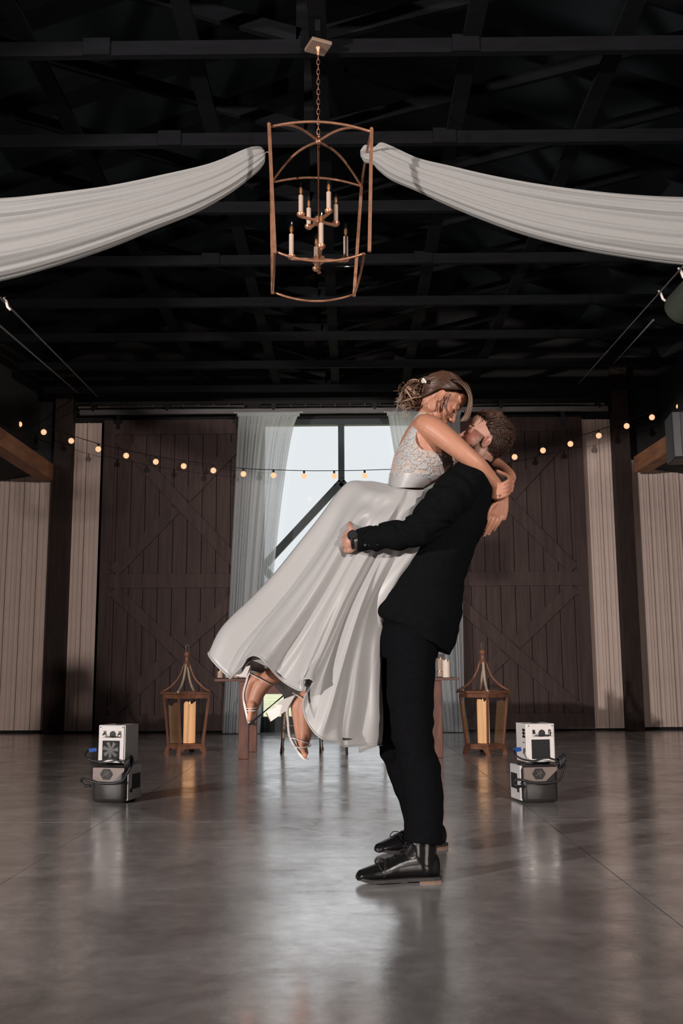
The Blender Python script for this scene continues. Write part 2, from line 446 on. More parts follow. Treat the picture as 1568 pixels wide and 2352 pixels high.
# ------------------------------------------------------------------ barn doors
def barn_door(n, xa, xb, yd, label):
    d = thing('door_%d' % n, label, 'x', ((xa + xb) / 2, yd, 0)); del d['category']; d['kind'] = 'structure'
    zt = P(785, 962, yd).z; z0 = .03; N = 11; pw = (xb - xa) / N
    pk = None
    for k in range(N):
        m = MB().box((xa + (k + .5) * pw, yd + .02, (z0 + zt) / 2), (pw - .007, .035, zt - z0), bev=.003)
        m.build('plank', 'barn_wood', d)
    zm0, zm1 = P(785, 1348, yd).z, P(785, 1316, yd).z
    yf = yd - .011; st = .15
    for z, h in ((z0 + .1, .2), ((zm0 + zm1) / 2, zm1 - zm0), (zt - .1, .2)):
        MB().box(((xa + xb) / 2, yf, z), (xb - xa, .026, h), bev=.003).build('rail', 'barn_wood', d)
    for x in (xa + st / 2, xb - st / 2):
        for za, zb in ((z0 + .2, zm0), (zm1, zt - .2)):
            MB().box((x, yf, (za + zb) / 2), (st, .026, zb - za), bev=.003).build('stile', 'barn_wood', d)
    for za, zb in ((z0 + .2, zm0), (zm1, zt - .2)):
        a, b = xa + st, xb - st
        MB().bar((a + .04, yf + .001, zb - .03), (b - .04, yf + .001, za + .03), .16, .024, (0, 1, 0)).build('diagonal_brace', 'barn_wood', d)
        mx, mz = (a + b) / 2, (za + zb) / 2
        for (q0, q1) in (((a + .04, za + .03), (mx - .07, mz - .07 * (zb - za) / (b - a))), ((mx + .07, mz + .07 * (zb - za) / (b - a)), (b - .04, zb - .03))):
            MB().bar((q0[0], yf, q0[1]), (q1[0], yf, q1[1]), .16, .024, (0, 1, 0)).build('diagonal_brace', 'barn_wood', d)
    for f in (.09, .86) if n == 1 else (.14, .88):
        x = xa + (xb - xa) * f; h = MB()
        h.box((x, yd - .03, zt - .02), (.05, .012, .22)); h.tube([(x, yd - .045, zt + .1), (x, yd + .0, zt + .1)], .05, 14)
        h.box((x, yd - .04, zt - .03), (.12, .008, .05)); h.build('roller_hanger', 'black_metal', d)
YD = YW - .17
barn_door(1, X_at(222, YD), X_at(592, YD), YD, 'dark brown plank barn door with crossed braces, on the side of the bride\'s feet')
barn_door(2, X_at(985, YD), X_at(1360, YD), YD, 'dark brown plank barn door with crossed braces, behind the groom\'s head')
# door track and pipe
ya = YD - .03
a, b = P(184, 947, ya), P(1395, 940, ya)
t = thing('door_track', 'long grey steel sliding track above both barn doors', 'track', ((a.x + b.x) / 2, ya, a.z))
MB().box(((a.x + b.x) / 2, ya, (a.z + b.z) / 2), (b.x - a.x, .05, .065)).build('rail', 'steel_track', t)
for px in (215, 385, 628, 860, 1150, 1375):
    q = P(px, 940, ya); m = MB(); m.box((q.x, ya + .04, a.z + .06), (.06, .09, .09)); m.tube([(q.x, ya - .03, a.z + .02), (q.x, ya - .045, a.z + .02)], .018, 8)
    m.build('track_bracket', 'black_metal', t)
for pa_, pb_, lb, mm in (((180, 936), (560, 930), 'pale banded pipe on the wall above the barn door by the bride\'s feet', 'white_pipe'), ((600, 932), (905, 930), 'grey pipe on the wall above the window', 'steel_track'),
                    ((1085, 929), (1387, 926), 'pale banded pipe on the wall above the barn door behind the groom', 'white_pipe')):
    a, b = P(*pa_, YW - .1), P(*pb_, YW - .1); z = (a.z + b.z) / 2
    t = thing('wall_pipe', lb, 'pipe', ((a.x + b.x) / 2, YW - .1, z))
    MB().tube([(a.x, YW - .1, z), (b.x, YW - .1, z)], .024, 10).build('tube', mm, t, smooth=40)
    n = int((b.x - a.x) / .2)
    for k in range(1, n):
        x = a.x + (b.x - a.x) * k / n
        MB().tube([(x - .008, YW - .1, z), (x + .008, YW - .1, z)], .027, 10).build('pipe_band', 'steel_track', t)
# ------------------------------------------------------------------ outside
struct(MB().box((0, 58, -.35), (120, 89, .3)).build('lawn', 'lawn_grass', at=(0, 58, -.5)), 'sunlit lawn outside')
# ------------------------------------------------------------------ curtains
def curtain(name, label, topL, topR, botL, botR, ytop, ybot, Y, nf, midk, parent=None):
    rows = []; N = 130; Mr = 26
    t = thing(name, label, 'curtain', (P((botL + botR) / 2, ybot, Y).x, Y, 0))
    zt, zb = P((topL + topR) / 2, ytop, Y).z, .012
    rnd = np.random.RandomState(nf)
    ph = rnd.rand(6) * 6.28
    for i in range(Mr + 1):
        f = i / Mr
        e = f ** midk
        xl = P(topL, ytop, Y).x * (1 - f) + P(botL, ybot, Y).x * f
        xr = P(topR, ytop, Y).x * (1 - e) + P(botR, ybot, Y).x * e
        z = zt + (zb - zt) * f; row = []
        for k in range(N + 1):
            u = k / N
            amp = .018 + .03 * f
            u2_ = u + .035 * math.sin(5.3 * u + ph[4]) + .03 * math.sin(11 * u + ph[5] + f)
            yy = Y + amp * (.6 + .4 * math.sin(9 * u + ph[2])) * math.sin(2 * PI * nf * u2_ + ph[0] + .6 * math.sin(3 * f + ph[1])) + .02 * math.sin(2 * PI * nf * .37 * u + ph[2] + 2 * f) * (.4 + f)
            uu = u + .006 * math.sin(2 * PI * nf * u + ph[3])
            row.append((xl + (xr - xl) * uu, yy, z))
        rows.append(row)
    MB().grid(rows).build('curtain_panel', 'sheer', t, smooth=True)
    a, b = P(topL, ytop, Y), P(topR, ytop, Y)
    MB().box(((a.x + b.x) / 2, Y, zt - .01), (b.x - a.x + .02, .05, .05)).build('header_tape', 'sheer', t)
    for q, s in ((a, -1), (b, 1)):
        MB().tube([(q.x, Y, zt + .015), (q.x + s * .05, Y, zt + .015)], .014, 8).build('rod_end', 'white_pipe', t)
    return t
YCU = YW - .38
curtain('sheer_curtain', 'white sheer curtain hanging beside the window above the bride\'s feet', 547, 686, 510, 596, 950, 1690, YCU, 15, .62)
curtain('sheer_curtain', 'white sheer curtain hanging beside the window behind the groom', 890, 1056, 1010, 1066, 948, 1688, YCU, 17, .75)
# ================================================================== CEILING: hanging lantern, drapes, cables
mat('copper', (.62, .31, .19), rough=.38, metal=.75, var=.25, scale=25)
mat('candle_sleeve', (.60, .45, .36), rough=.6)
mat('filament', (.35, .14, .05), rough=.5, emit=(1, .45, .12), estr=.12)
glass_mat('bulb_glass', (.95, .93, .9), .12)
mat('socket', (.02, .018, .016), rough=.5)
mat('warm_bulb', (.3, .18, .12), rough=.3, emit=(1, .52, .29), estr=1.15)
mat('cable_black', (.012, .012, .013), rough=.5)
mat('cable_grey', (.14, .13, .13), rough=.5)
mat('can_metal', (.10, .11, .09), rough=.35, metal=.5)
mat('canopy_tan', (.42, .29, .22), rough=.45, metal=.3)
def B(px, py, Y): return P(px, py, Y)
YN, YFAR = 5.035, 5.655
YM = (YN + YFAR) / 2
cx = P(731, 325, YM).x
ch = thing('hanging_lantern', 'copper cage hanging lantern with eight candle bulbs, under the roof trusses', 'chandelier', (cx, YM, P(730, 690, YM).z))
# corner points (top / bottom), near and far
TNL, TNR, TFL, TFR = B(618, 292, YN), B(853, 303, YN), B(623, 420, YFAR), B(830, 428, YFAR)
BNL, BNR, BFL, BFR = B(631, 577, YN), B(836, 582, YN), B(626, 670, YFAR), B(813, 676, YFAR)
def post(a, b, ext0=.012, ext1=.012):
    d = (b - a).normalized(); m = MB(); m.bar(a - d * ext0, b + d * ext1, .019, .019, (0, 1, 0)); m.ball(a - d * (ext0 + .006), .011, 8, 5)
    m.build('corner_post', 'copper', ch)
post(TNL, BNL); post(TFL, BFL, .02); post(TFR, BFR, .02); post(TNR, B(848, 578, YN), .012, 0)
def arc(a, b, sag, name, r=.0075, n=20):
    pts = [a + (b - a) * (k / n) + Vector((0, 0, sag * 4 * (k / n) * (1 - k / n))) for k in range(n + 1)]
    MB().tube(pts, r, 8).build(name, 'copper', ch, smooth=True)
arc(TNL, TNR, .045, 'top_rail'); arc(TFL, TFR, .045, 'top_rail'); arc(TNL, TFL, .03, 'top_rail'); arc(TNR, TFR, .03, 'top_rail')
arc(BNL, BNR, -.05, 'bottom_rail'); arc(BFL, BFR, -.05, 'bottom_rail'); arc(BNL, BFL, -.03, 'bottom_rail'); arc(BNR, BFR, -.03, 'bottom_rail')
ctr = Vector((cx, YM, P(730, 325, YM).z))
for q in (TNL, TNR, TFL, TFR):
    pts = []
    for k in range(17):
        f = k / 16; p = q * (1 - f) + ctr * f; p.z += .05 * math.sin(PI * f); pts.append(p)
    MB().tube(pts, .0075, 8).build('roof_arc', 'copper', ch, smooth=True)
MB().ball(ctr, .02).ball(ctr + Vector((0, 0, .03)), .012).build('roof_hub', 'copper', ch, smooth=True)
zh1, zh2, ze = P(731, 508, YM).z, P(731, 597, YM).z, P(735, 628, YM).z
MB().tube([ctr, (cx, YM, ze + .03)], .008, 8).build('center_rod', 'copper', ch, smooth=40)
MB().tube([(cx, YM, ze + .035), (cx + .004, YM - .01, ze)], .012, 8).build('bottom_finial', 'copper', ch, smooth=40)
for zz in (zh1, zh2): MB().box((cx, YM, zz), (.05, .05, .04), Matrix.Rotation(.6, 3, 'Z'), bev=.004).build('arm_hub', 'copper', ch)
arm_proto = None
for zz, R, a0, hh in ((zh1, .115, .55, .125), (zh2, .155, .12, .145)):
    for k in range(4):
        a = a0 + k * PI / 2; dx, dy = math.cos(a), math.sin(a)
        e = Vector((cx + dx * R, YM + dy * R, zz))
        MB().bar((cx, YM, zz), e, .013, .013).build('candle_arm', 'copper', ch)
        c = MB().lathe([(.016, 0), (.024, .012), (.024, .02), (.012, .022)], e, 12).build('candle_cup', 'copper', ch, smooth=40)
        c = MB().lathe([(.0135, .02), (.0135, hh), (.009, hh + .004)], e, 12).build('candle_sleeve', 'candle_sleeve', ch, smooth=40)
        MB().lathe([(.008, hh + .003), (.015, hh + .022), (.016, hh + .035), (.010, hh + .055), (.003, hh + .078), (.001, hh + .085)], e, 12).build('flame_bulb', 'bulb_glass', c, smooth=True)
        MB().lathe([(.003, hh + .008), (.0075, hh + .02), (.0075, hh + .038), (.002, hh + .052)], e, 8).build('bulb_filament', 'filament', c, smooth=True)
# chain and canopy
zc = ZC - .012; zt0 = ctr.z + .045
nl = 16
for k in range(nl):
    za = zt0 + (zc - .05 - zt0) * k / nl; L = (zc - .05 - zt0) / nl
    m = MB(); pts = []
    for q in range(12):
        t = 2 * PI * q / 12; u = Vector((math.cos(t) * .0085, 0, math.sin(t) * (L * .5 + .004)))
        if k % 2: u = Vector((0, u.x, u.z))
        pts.append(Vector((cx, YM, za + L / 2)) + u)
    m.tube(pts, .0024 if k else .004, 5, closed=True).build('chain_link', 'copper', ch, smooth=True)
MB().lathe([(.008, -.055), (.012, -.045), (.012, -.025), (.018, -.018), (.02, 0)], (cx, YM, zc), 12).build('canopy_loop', 'copper', ch, smooth=40)
MB().box((cx, YM, zc + .002), (.125, .125, .022), Matrix.Rotation(.42, 3, 'Z'), bev=.003).build('canopy_plate', 'canopy_tan', ch)
MB().box((cx, YM, zc + .05), (.03, .26, .07)).build('ceiling_bracket', 'black_truss', ch)

def drape(label, top, bot, Y, tip):
    n = len(top); T = crom([P(x, y, Y) for x, y in top], 8); Bt = crom([P(x, y, Y) for x, y in bot], 8)
    m = len(T); rows = []; N = 132
    rnd = np.random.RandomState(len(label)); ph = rnd.rand(8) * 6.28
    for i in range(m):
        f = i / (m - 1); c = (T[i] + Bt[i]) / 2; hv = (T[i] - Bt[i]) / 2; h = hv.length; up_ = hv.normalized()
        row = []
        for k in range(N):
            t = 2 * PI * k / N
            fold = .045 * math.sin(13 * t + ph[0] + 1.5 * math.sin(3 * f + ph[1])) + .035 * math.sin(7 * t + ph[2] - 2.0 * f) + .02 * math.sin(29 * t + ph[3] + 2 * f)
            s = 1 + fold * min(1, f * 8 + .3)
            dep = .42 * h + .012
            row.append(c + up_ * (math.cos(t) * h * (1 + .25 * fold)) + Vector((0, 1, 0)) * (math.sin(t) * dep * s * (1 + 1.6 * fold)))
        rows.append(row)
    t_ = thing('ceiling_drape', label, 'drape', tuple((T[m // 2] + Bt[m // 2]) / 2))
    MB().grid(rows, closed_u=True).build('draped_cloth', 'chiffon', t_, smooth=True)
    a = (T[0] + Bt[0]) / 2
    MB().tube([a, (a + tip) / 2 + Vector((0, 0, .008)), tip], .0035, 6).build('tie', 'chiffon', t_)
    return t_, a
YDR = 5.34
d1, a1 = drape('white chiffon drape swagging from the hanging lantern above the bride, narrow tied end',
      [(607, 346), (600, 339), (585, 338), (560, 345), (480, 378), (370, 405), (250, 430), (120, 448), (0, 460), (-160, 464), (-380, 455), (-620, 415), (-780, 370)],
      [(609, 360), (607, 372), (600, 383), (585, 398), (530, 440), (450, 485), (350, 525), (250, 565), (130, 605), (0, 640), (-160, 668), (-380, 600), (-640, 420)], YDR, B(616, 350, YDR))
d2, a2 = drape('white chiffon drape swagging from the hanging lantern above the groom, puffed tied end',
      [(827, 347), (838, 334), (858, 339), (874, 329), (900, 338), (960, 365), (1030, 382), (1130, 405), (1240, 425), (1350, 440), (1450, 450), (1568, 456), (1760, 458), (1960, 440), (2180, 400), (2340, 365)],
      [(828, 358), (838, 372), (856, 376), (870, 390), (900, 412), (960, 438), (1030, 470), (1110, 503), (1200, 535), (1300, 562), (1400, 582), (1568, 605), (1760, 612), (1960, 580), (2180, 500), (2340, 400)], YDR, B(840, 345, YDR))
# ceiling cables along the hall
for (p0, q0, lb) in (((0, 683), (225, 912), 'thin grey cable running along the ceiling past the left drape, with a hook'), ((0, 748), (182, 905), 'thin grey cable below the hooked one on the side of the bride'),
                     ((1568, 612), (1322, 888), 'thin grey cable running along the ceiling to the black can, with two clips'), ((1500, 735), (1400, 845), 'thin grey cable coming out of the black can')):
    b = P(*q0, YW - .25); a = P(*p0, 4.6 if q0[0] != 1400 else 5.15)
    far = b; d = (a - b)
    t = thing('ceiling_cable', lb, 'cable', tuple(b))
    e = a + d * 1.1 if q0[0] != 1400 else a
    MB().tube([e, b], .006, 6).build('wire', 'cable_grey', t)
    if 'a hook' in lb or 'clips' in lb:
        for f in ((.985,) if 'a hook' in lb else (.905, .985)):
            c = b + d * f
            MB().tube([c + Vector((0, 0, .02)), c + Vector((.012, 0, .0)), c + Vector((.02, 0, -.03)), c + Vector((.035, 0, -.045))], .007, 6).build('cable_clip', 'white_pipe', t, smooth=True)
# black can light on the cable and loudspeaker
c0 = P(1553, 718, 5.0); c1 = P(1690, 575, 4.6)
t = thing('stage_can', 'dark metal cylinder lamp hung on the ceiling cable by the groom\'s drape', 'lamp', tuple(c0))
ax = (c1 - c0).normalized()
MB().tube([c0 - ax * .012, c0, c0 + ax * .03, c1], [.05, .075, .088, .088], 24).build('can_body', 'can_metal', t, smooth=40)
MB().tube([c0 - ax * .02, c0 - ax * .01], [.018, .02], 10).build('cable_gland', 'black_metal', t)
MB().ball(c0 + ax * .09 - Vector((0.02, .088, 0)), .007, 8, 5).build('rivet', 'black_metal', t)
a, b = P(1545, 942, 7.2), P(1566, 1050, 7.2)
t = thing('loudspeaker', 'black loudspeaker box hung at the side behind the groom, in front of the timber brace', 'speaker', (a.x + .14, 7.2, b.z))
MB().box((a.x + .15, 7.34, (a.z + b.z) / 2), (.28, .28, a.z - b.z), Matrix.Rotation(-.12, 3, 'Z'), bev=.012).build('speaker_body', 'black_metal', t)
MB().box((a.x + .17, 7.195, (a.z + b.z) / 2), (.235, .012, a.z - b.z - .03), Matrix.Rotation(-.12, 3, 'Z'), bev=.004).build('speaker_grille', 'cable_black', t)
MB().bar((a.x + .27, 7.4, a.z - .05), (a.x + .27, 7.4, ZC + .02), .03, .03, (0, 1, 0)).build('speaker_bracket', 'black_metal', t)
# ------------------------------------------------------------------ string lights
YS = 12.5
cab = [(-60, 938), (0, 953), (45, 962), (101, 980), (164, 1000), (226, 1019), (290, 1034), (358, 1048), (422, 1058), (490, 1068), (559, 1076), (628, 1079), (698, 1081), (767, 1081), (837, 1080), (910, 1077), (985, 1070), (1055, 1060), (1118, 1050), (1181, 1037), (1246, 1022), (1309, 1007), (1374, 988), (1438, 966), (1496, 946), (1558, 921), (1620, 892)]
st = thing('string_lights', 'string of warm round bulbs sagging across in front of the window wall', 'string lights', tuple(P(785, 1085, YS)))
MB().tube(crom([P(x, y, YS) for x, y in cab], 4), .005, 6).build('cable', 'cable_black', st)
protos = None
for i, (x, y) in enumerate(cab[2:-1]):
    p = P(x, y, YS)
    sk = MB().lathe([(.010, .0), (.014, -.005), (.014, -.038), (.011, -.042)], (0, 0, 0), 10)
    lit = x < 600 or x > 1100
    bl = MB().ball((0, 0, -.072), .037, 12, 9)
    if protos is None:
        protos = {}
        s0 = sk.build('socket', 'socket', st, smooth=40, local=True); s0.location = p - st.location
        b0 = bl.build('round_bulb', 'warm_bulb', s0, smooth=True, local=True)
        protos[True] = (s0, b0)
    else:
        s1 = share(protos[True][0], st, p - st.location); share(protos[True][1], s1)
# ================================================================== FLOOR THINGS
mat('lantern_wood', (.20, .085, .05), rough=.5, var=.35, scale=6, stretch=(3, 3, 1))
mat('pale_wood', (.55, .44, .34), rough=.5, var=.15)
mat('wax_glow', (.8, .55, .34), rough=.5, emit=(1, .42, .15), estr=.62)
mat('wax_pale', (.75, .68, .62), rough=.5, emit=(1, .5, .25), estr=.12)
mat('flame', (1, .8, .5), emit=(1, .62, .3), estr=1.6)
glass_mat('lantern_glass', (.93, .95, .96), .10, .03)
glass_mat('candle_glass', (.95, .93, .92), .14, .05)
mat('white_plastic', (.62, .60, .60), rough=.45)
mat('white_powder', (.72, .68, .66), rough=.5)
mat('dark_plastic', (.022, .02, .02), rough=.4)
mat('grille', (.01, .01, .011), rough=.6, bump=.6, bscale=200)
mat('grey_brown', (.20, .15, .13), rough=.4)
mat('blue_plug', (.02, .10, .42), rough=.4)
mat('chrome', (.6, .58, .56), rough=.15, metal=1)
mat('print_black', (.012, .012, .012), rough=.6)

def lantern(label, loc, rz, S):
    t = thing('floor_lantern', label, 'lantern', loc, rz, 'tall floor lanterns')
    L = True
    bw, tw, zb, zt = .128 * S, .165 * S, .075 * S, .555 * S     # half widths of the glazed body
    base = MB(); base.box((0, 0, .062 * S), (.29 * S, .29 * S, .03 * S), bev=.004); base.box((0, 0, .083 * S), (.27 * S, .27 * S, .02 * S), bev=.003)
    base.build('base', 'lantern_wood', t, local=L)
    for sx in (-1, 1):
        for sy in (-1, 1):
            f = MB(); f.prism([(sx * .075 * S, sy * .13 * S, .05 * S), (sx * .145 * S, sy * .13 * S, .05 * S), (sx * .165 * S, sy * .13 * S, 0), (sx * .125 * S, sy * .13 * S, 0)], (0, sy * .014 * S, 0))
            f.prism([(sx * .13 * S, sy * .075 * S, .05 * S), (sx * .13 * S, sy * .145 * S, .05 * S), (sx * .13 * S, sy * .165 * S, 0), (sx * .13 * S, sy * .125 * S, 0)], (sx * .014 * S, 0, 0))
            f.box((sx * .135 * S, sy * .135 * S, .025 * S), (.03 * S, .03 * S, .05 * S))
            f.build('foot', 'lantern_wood', t, local=L)
            MB().bar((sx * bw, sy * bw, zb), (sx * tw, sy * tw, zt), .017 * S, .017 * S, (0, 1, 0)).build('corner_post', 'lantern_wood', t, local=L)
    rim = MB()
    for a, b in (((-1, -1), (1, -1)), ((1, -1), (1, 1)), ((1, 1), (-1, 1)), ((-1, 1), (-1, -1))):
        rim.bar((a[0] * tw, a[1] * tw, zt), (b[0] * tw, b[1] * tw, zt), .022 * S, .036 * S)
        rim.bar((a[0] * (tw + .012), a[1] * (tw + .012), zt + .034 * S), (b[0] * (tw + .012), b[1] * (tw + .012), zt + .034 * S), .05 * S, .02 * S)
    rim.build('top_rim', 'lantern_wood', t, local=L)
    for ax_ in range(4):
        R = Matrix.Rotation(ax_ * PI / 2, 3, 'Z')
        q = [R @ Vector(v) for v in ((-bw, -bw, zb), (bw, -bw, zb), (tw, -tw, zt), (-tw, -tw, zt))]
        n_ = R @ Vector((0, .004, 0))
        MB().prism(q, n_).build('pane', 'lantern_glass', t, local=L)
    for k in range(4):
        R = Matrix.Rotation(k * PI / 2 + PI / 4, 3, 'Z'); r0 = (tw + .02) * 1.40
        prof = [(r0, zt + .045 * S), (r0 * .86, zt + .06 * S), (r0 * .62, zt + .10 * S), (r0 * .36, zt + .17 * S), (r0 * .2, zt + .25 * S), (.03 * S, zt + .32 * S)]
        pts = crom([R @ Vector((r, 0, z)) for r, z in prof], 4)
        MB().tube(pts, .013 * S, 8).build('roof_strut', 'lantern_wood' if k in (1, 3) else 'pale_wood', t, smooth=True, local=L)
    z = zt + .30 * S
    MB().lathe([(.03 * S, z), (.04 * S, z + .02 * S), (.03 * S, z + .035 * S), (.02 * S, z + .06 * S), (.026 * S, z + .075 * S), (.018 * S, z + .09 * S), (.03 * S, z + .11 * S), (.032 * S, z + .125 * S), (.02 * S, z + .145 * S), (.006 * S, z + .15 * S)], n=14).build('finial', 'lantern_wood', t, smooth=50, local=L)
    ring = [Vector((math.cos(a) * .018 * S, 0, math.sin(a) * .035 * S + z + .18 * S)) for a in [2 * PI * q / 14 for q in range(14)]]
    MB().tube(ring, .004, 6, closed=True).build('hanging_ring', 'steel_track', t, smooth=True, local=L)
    return t, zb
def pillar(label, loc, r, h, m='wax_glow', name='pillar_candle', group=None):
    t = thing(name, label, 'candle', loc, group=group)
    n = 24; rows = []
    for rr, z in ((r, 0), (r, h * .5), (r, h)):
        rows.append([Vector((rr * math.cos(2 * PI * k / n), rr * math.sin(2 * PI * k / n), z + (.012 * r / .05 * math.sin(k * .9) if z == h else 0))) for k in range(n)])
    rows.append([Vector((r * .82 * math.cos(2 * PI * k / n), r * .82 * math.sin(2 * PI * k / n), h - .012 + .008 * math.sin(k * .9))) for k in range(n)])
    rows.append([Vector((r * .1 * math.cos(2 * PI * k / n), r * .1 * math.sin(2 * PI * k / n), h - .03)) for k in range(n)])
    m_ = MB().grid(rows, closed_u=True); m_.add([rows[0][k] for k in range(n)], [tuple(range(n - 1, -1, -1))])
    m_.build('wax_body', m, t, smooth=50, local=True)
    MB().tube([(0, 0, h - .035), (0, 0, h - .012)], .002, 5).build('wick', 'print_black', t, local=True)
    MB().lathe([(.001, h - .014), (.005, h - .006), (.004, h + .006), (.0005, h + .02)], n=8).build('flame', 'flame', t, smooth=True, local=True)
    return t
for cxp, ybp, hp, ang, lab, other in ((421, 1740, 1512, .62, 'tall brown floor lantern with a lit pillar candle, beside the bride\'s feet', 'bride'),
                                 (1118, 1741, 1490, .80, 'tall brown floor lantern with a lit pillar candle, standing behind the groom', 'groom')):
    q = PZ(cxp, ybp - 8, 0); S = 1.0
    t, zb = lantern(lab, (q.x, q.y + .12, 0), ang, .985)
    pillar('tall glowing ivory pillar candle inside the lantern on the side of the %s' % other, (q.x + (.035 if other == 'bride' else -.01), q.y + .12, .098), .058, .385 if other == 'bride' else .40)
# ------------------------------------------------------------------ spark machines on power stations
def station(label, loc, rz, flip):
    t = thing('power_station', label, 'battery', loc, rz, 'portable power stations')
    W_, D_, H_ = .225, .235, .222; s = flip
    MB().box((0, 0, H_ * .5), (W_, D_, H_), bev=.028).build('case', 'dark_plastic', t, smooth=50, local=True)
    MB().box((s * (W_ / 2 - .004), .005, H_ * .52), (.02, D_ - .05, H_ * .92), bev=.006).build('side_panel', 'white_plastic', t, local=True)
    MB().box((s * (W_ / 2 + .007), .02, H_ * .55), (.004, .11, .09)).build('vent_grille', 'grille', t, local=True)
    MB().box((s * (W_ / 2 + .008), -.05, H_ * .32), (.003, .03, .022)).build('outlet', 'print_black', t, local=True)
    # brown-grey upper band on the front, with a slanted lower corner
    y = -D_ / 2 - .001
    pl = [(-.104, H_ - .012), (.104, H_ - .012), (.104, H_ - .03), (.03, H_ - .094), (-.104, H_ - .094)]
    MB().prism([(x, y, z) for x, z in pl], (0, .02, 0)).build('front_band', 'grey_brown', t, local=True)
    hx = [(-.012 + .042 * math.cos(a), y - .004, H_ - .05 + .036 * math.sin(a)) for a in [PI / 3 * q for q in range(6)]]
    MB().prism(hx, (0, .006, 0)).build('badge', 'print_black', t, local=True)
    m = MB()
    for (x0, z0, x1, z1) in ((-.02, -.012, .02, .014), (-.012, .018, .012, -.018), (.004, .02, .02, -.004)):
        m.bar((-.012 + x0, y - .005, H_ - .05 + z0), (-.012 + x1, y - .005, H_ - .05 + z1), .002, .0016, (0, 1, 0))
    m.build('badge_emblem', 'grey_brown', t, local=True)
    MB().tube([(-.10, 0, H_ - .02), (-.10, 0, H_ - .001), (.10, 0, H_ - .001), (.10, 0, H_ - .02)], .009, 8).build('carry_handle', 'dark_plastic', t, smooth=True, local=True)
    return t
def sparker(label, loc, rz, flip):
    t = thing('spark_machine', label, 'stage machine', loc, rz, 'white spark machines')
    W_, D_, H_ = .182, .18, .228; s = flip; y = -D_ / 2
    MB().box((0, 0, H_ / 2), (W_, D_, H_), bev=.004).build('housing', 'white_powder', t, local=True)
    MB().box((0, y - .003, H_ / 2), (W_ - .016, .006, H_ - .01), bev=.002).build('front_plate', 'white_powder', t, local=True)
    f = MB().box((-.002, y - .007, .077), (.115, .006, .115), bev=.002).build('fan_grille', 'grille', t, local=True)
    fan = MB()
    for k in range(7):
        a = k * 2 * PI / 7; R = Matrix.Rotation(a, 3, 'Y')
        fan.prism([R @ Vector(v) + Vector((-.002, y - .011, .077)) for v in ((.012, 0, -.006), (.052, 0, -.004), (.05, 0, .02), (.012, 0, .008))], (0, .001, 0))
    if s < 0: fan = MB()
    fan.tube([(-.002, y - .0115, .077), (-.002, y - .008, .077)], .013 if s > 0 else .003, 14)
    fan.build('fan_blades', 'dark_plastic', f, local=True)
    MB().tube([(.008, y - .0075, .172), (.008, y - .003, .172)], .021, 20).build('dial', 'print_black', t, local=True)
    MB().tube([(-.045, y - .004, .182), (-.045, y - .03, .174), (-.045, y - .03, .16), (.055, y - .03, .16), (.055, y - .03, .174), (.055, y - .004, .182)], .0045, 8).build('handle', 'chrome', t, smooth=True, local=True)
    for x in (-.045, .055): MB().box((x, y - .008, .181), (.016, .008, .024), bev=.002).build('handle_bracket', 'chrome', t, local=True)
    for x in (-.075, .075): MB().tube([(x, y - .0075, .215), (x, y - .005, .215)], .004, 8).build('screw', 'print_black', t, local=True)
    MB().tube([(0, 0, H_ - .001), (0, 0, H_ + .003)], .028, 18).build('spark_nozzle', 'print_black', t, local=True)
    if s < 0:
        for k, zz in enumerate((.19, .17, .15)):
            MB().box((-W_ / 2 - .001, -.055 + .0 * k, zz), (.004, .045, .012)).build('side_vent', 'print_black', t, local=True)
        MB().box((-W_ / 2 - .001, -.055, .17), (.004, .012, .055)).build('side_vent', 'print_black', t, local=True)
        MB().box((-W_ / 2 - .001, -.05, .115), (.003, .02, .006)).build('side_mark', 'print_black', t, local=True)
    else:
        MB().box((W_ / 2, 0, H_ / 2), (.003, D_ - .02, H_ - .02)).build('side_plate', 'white_plastic', t, local=True)
    return t
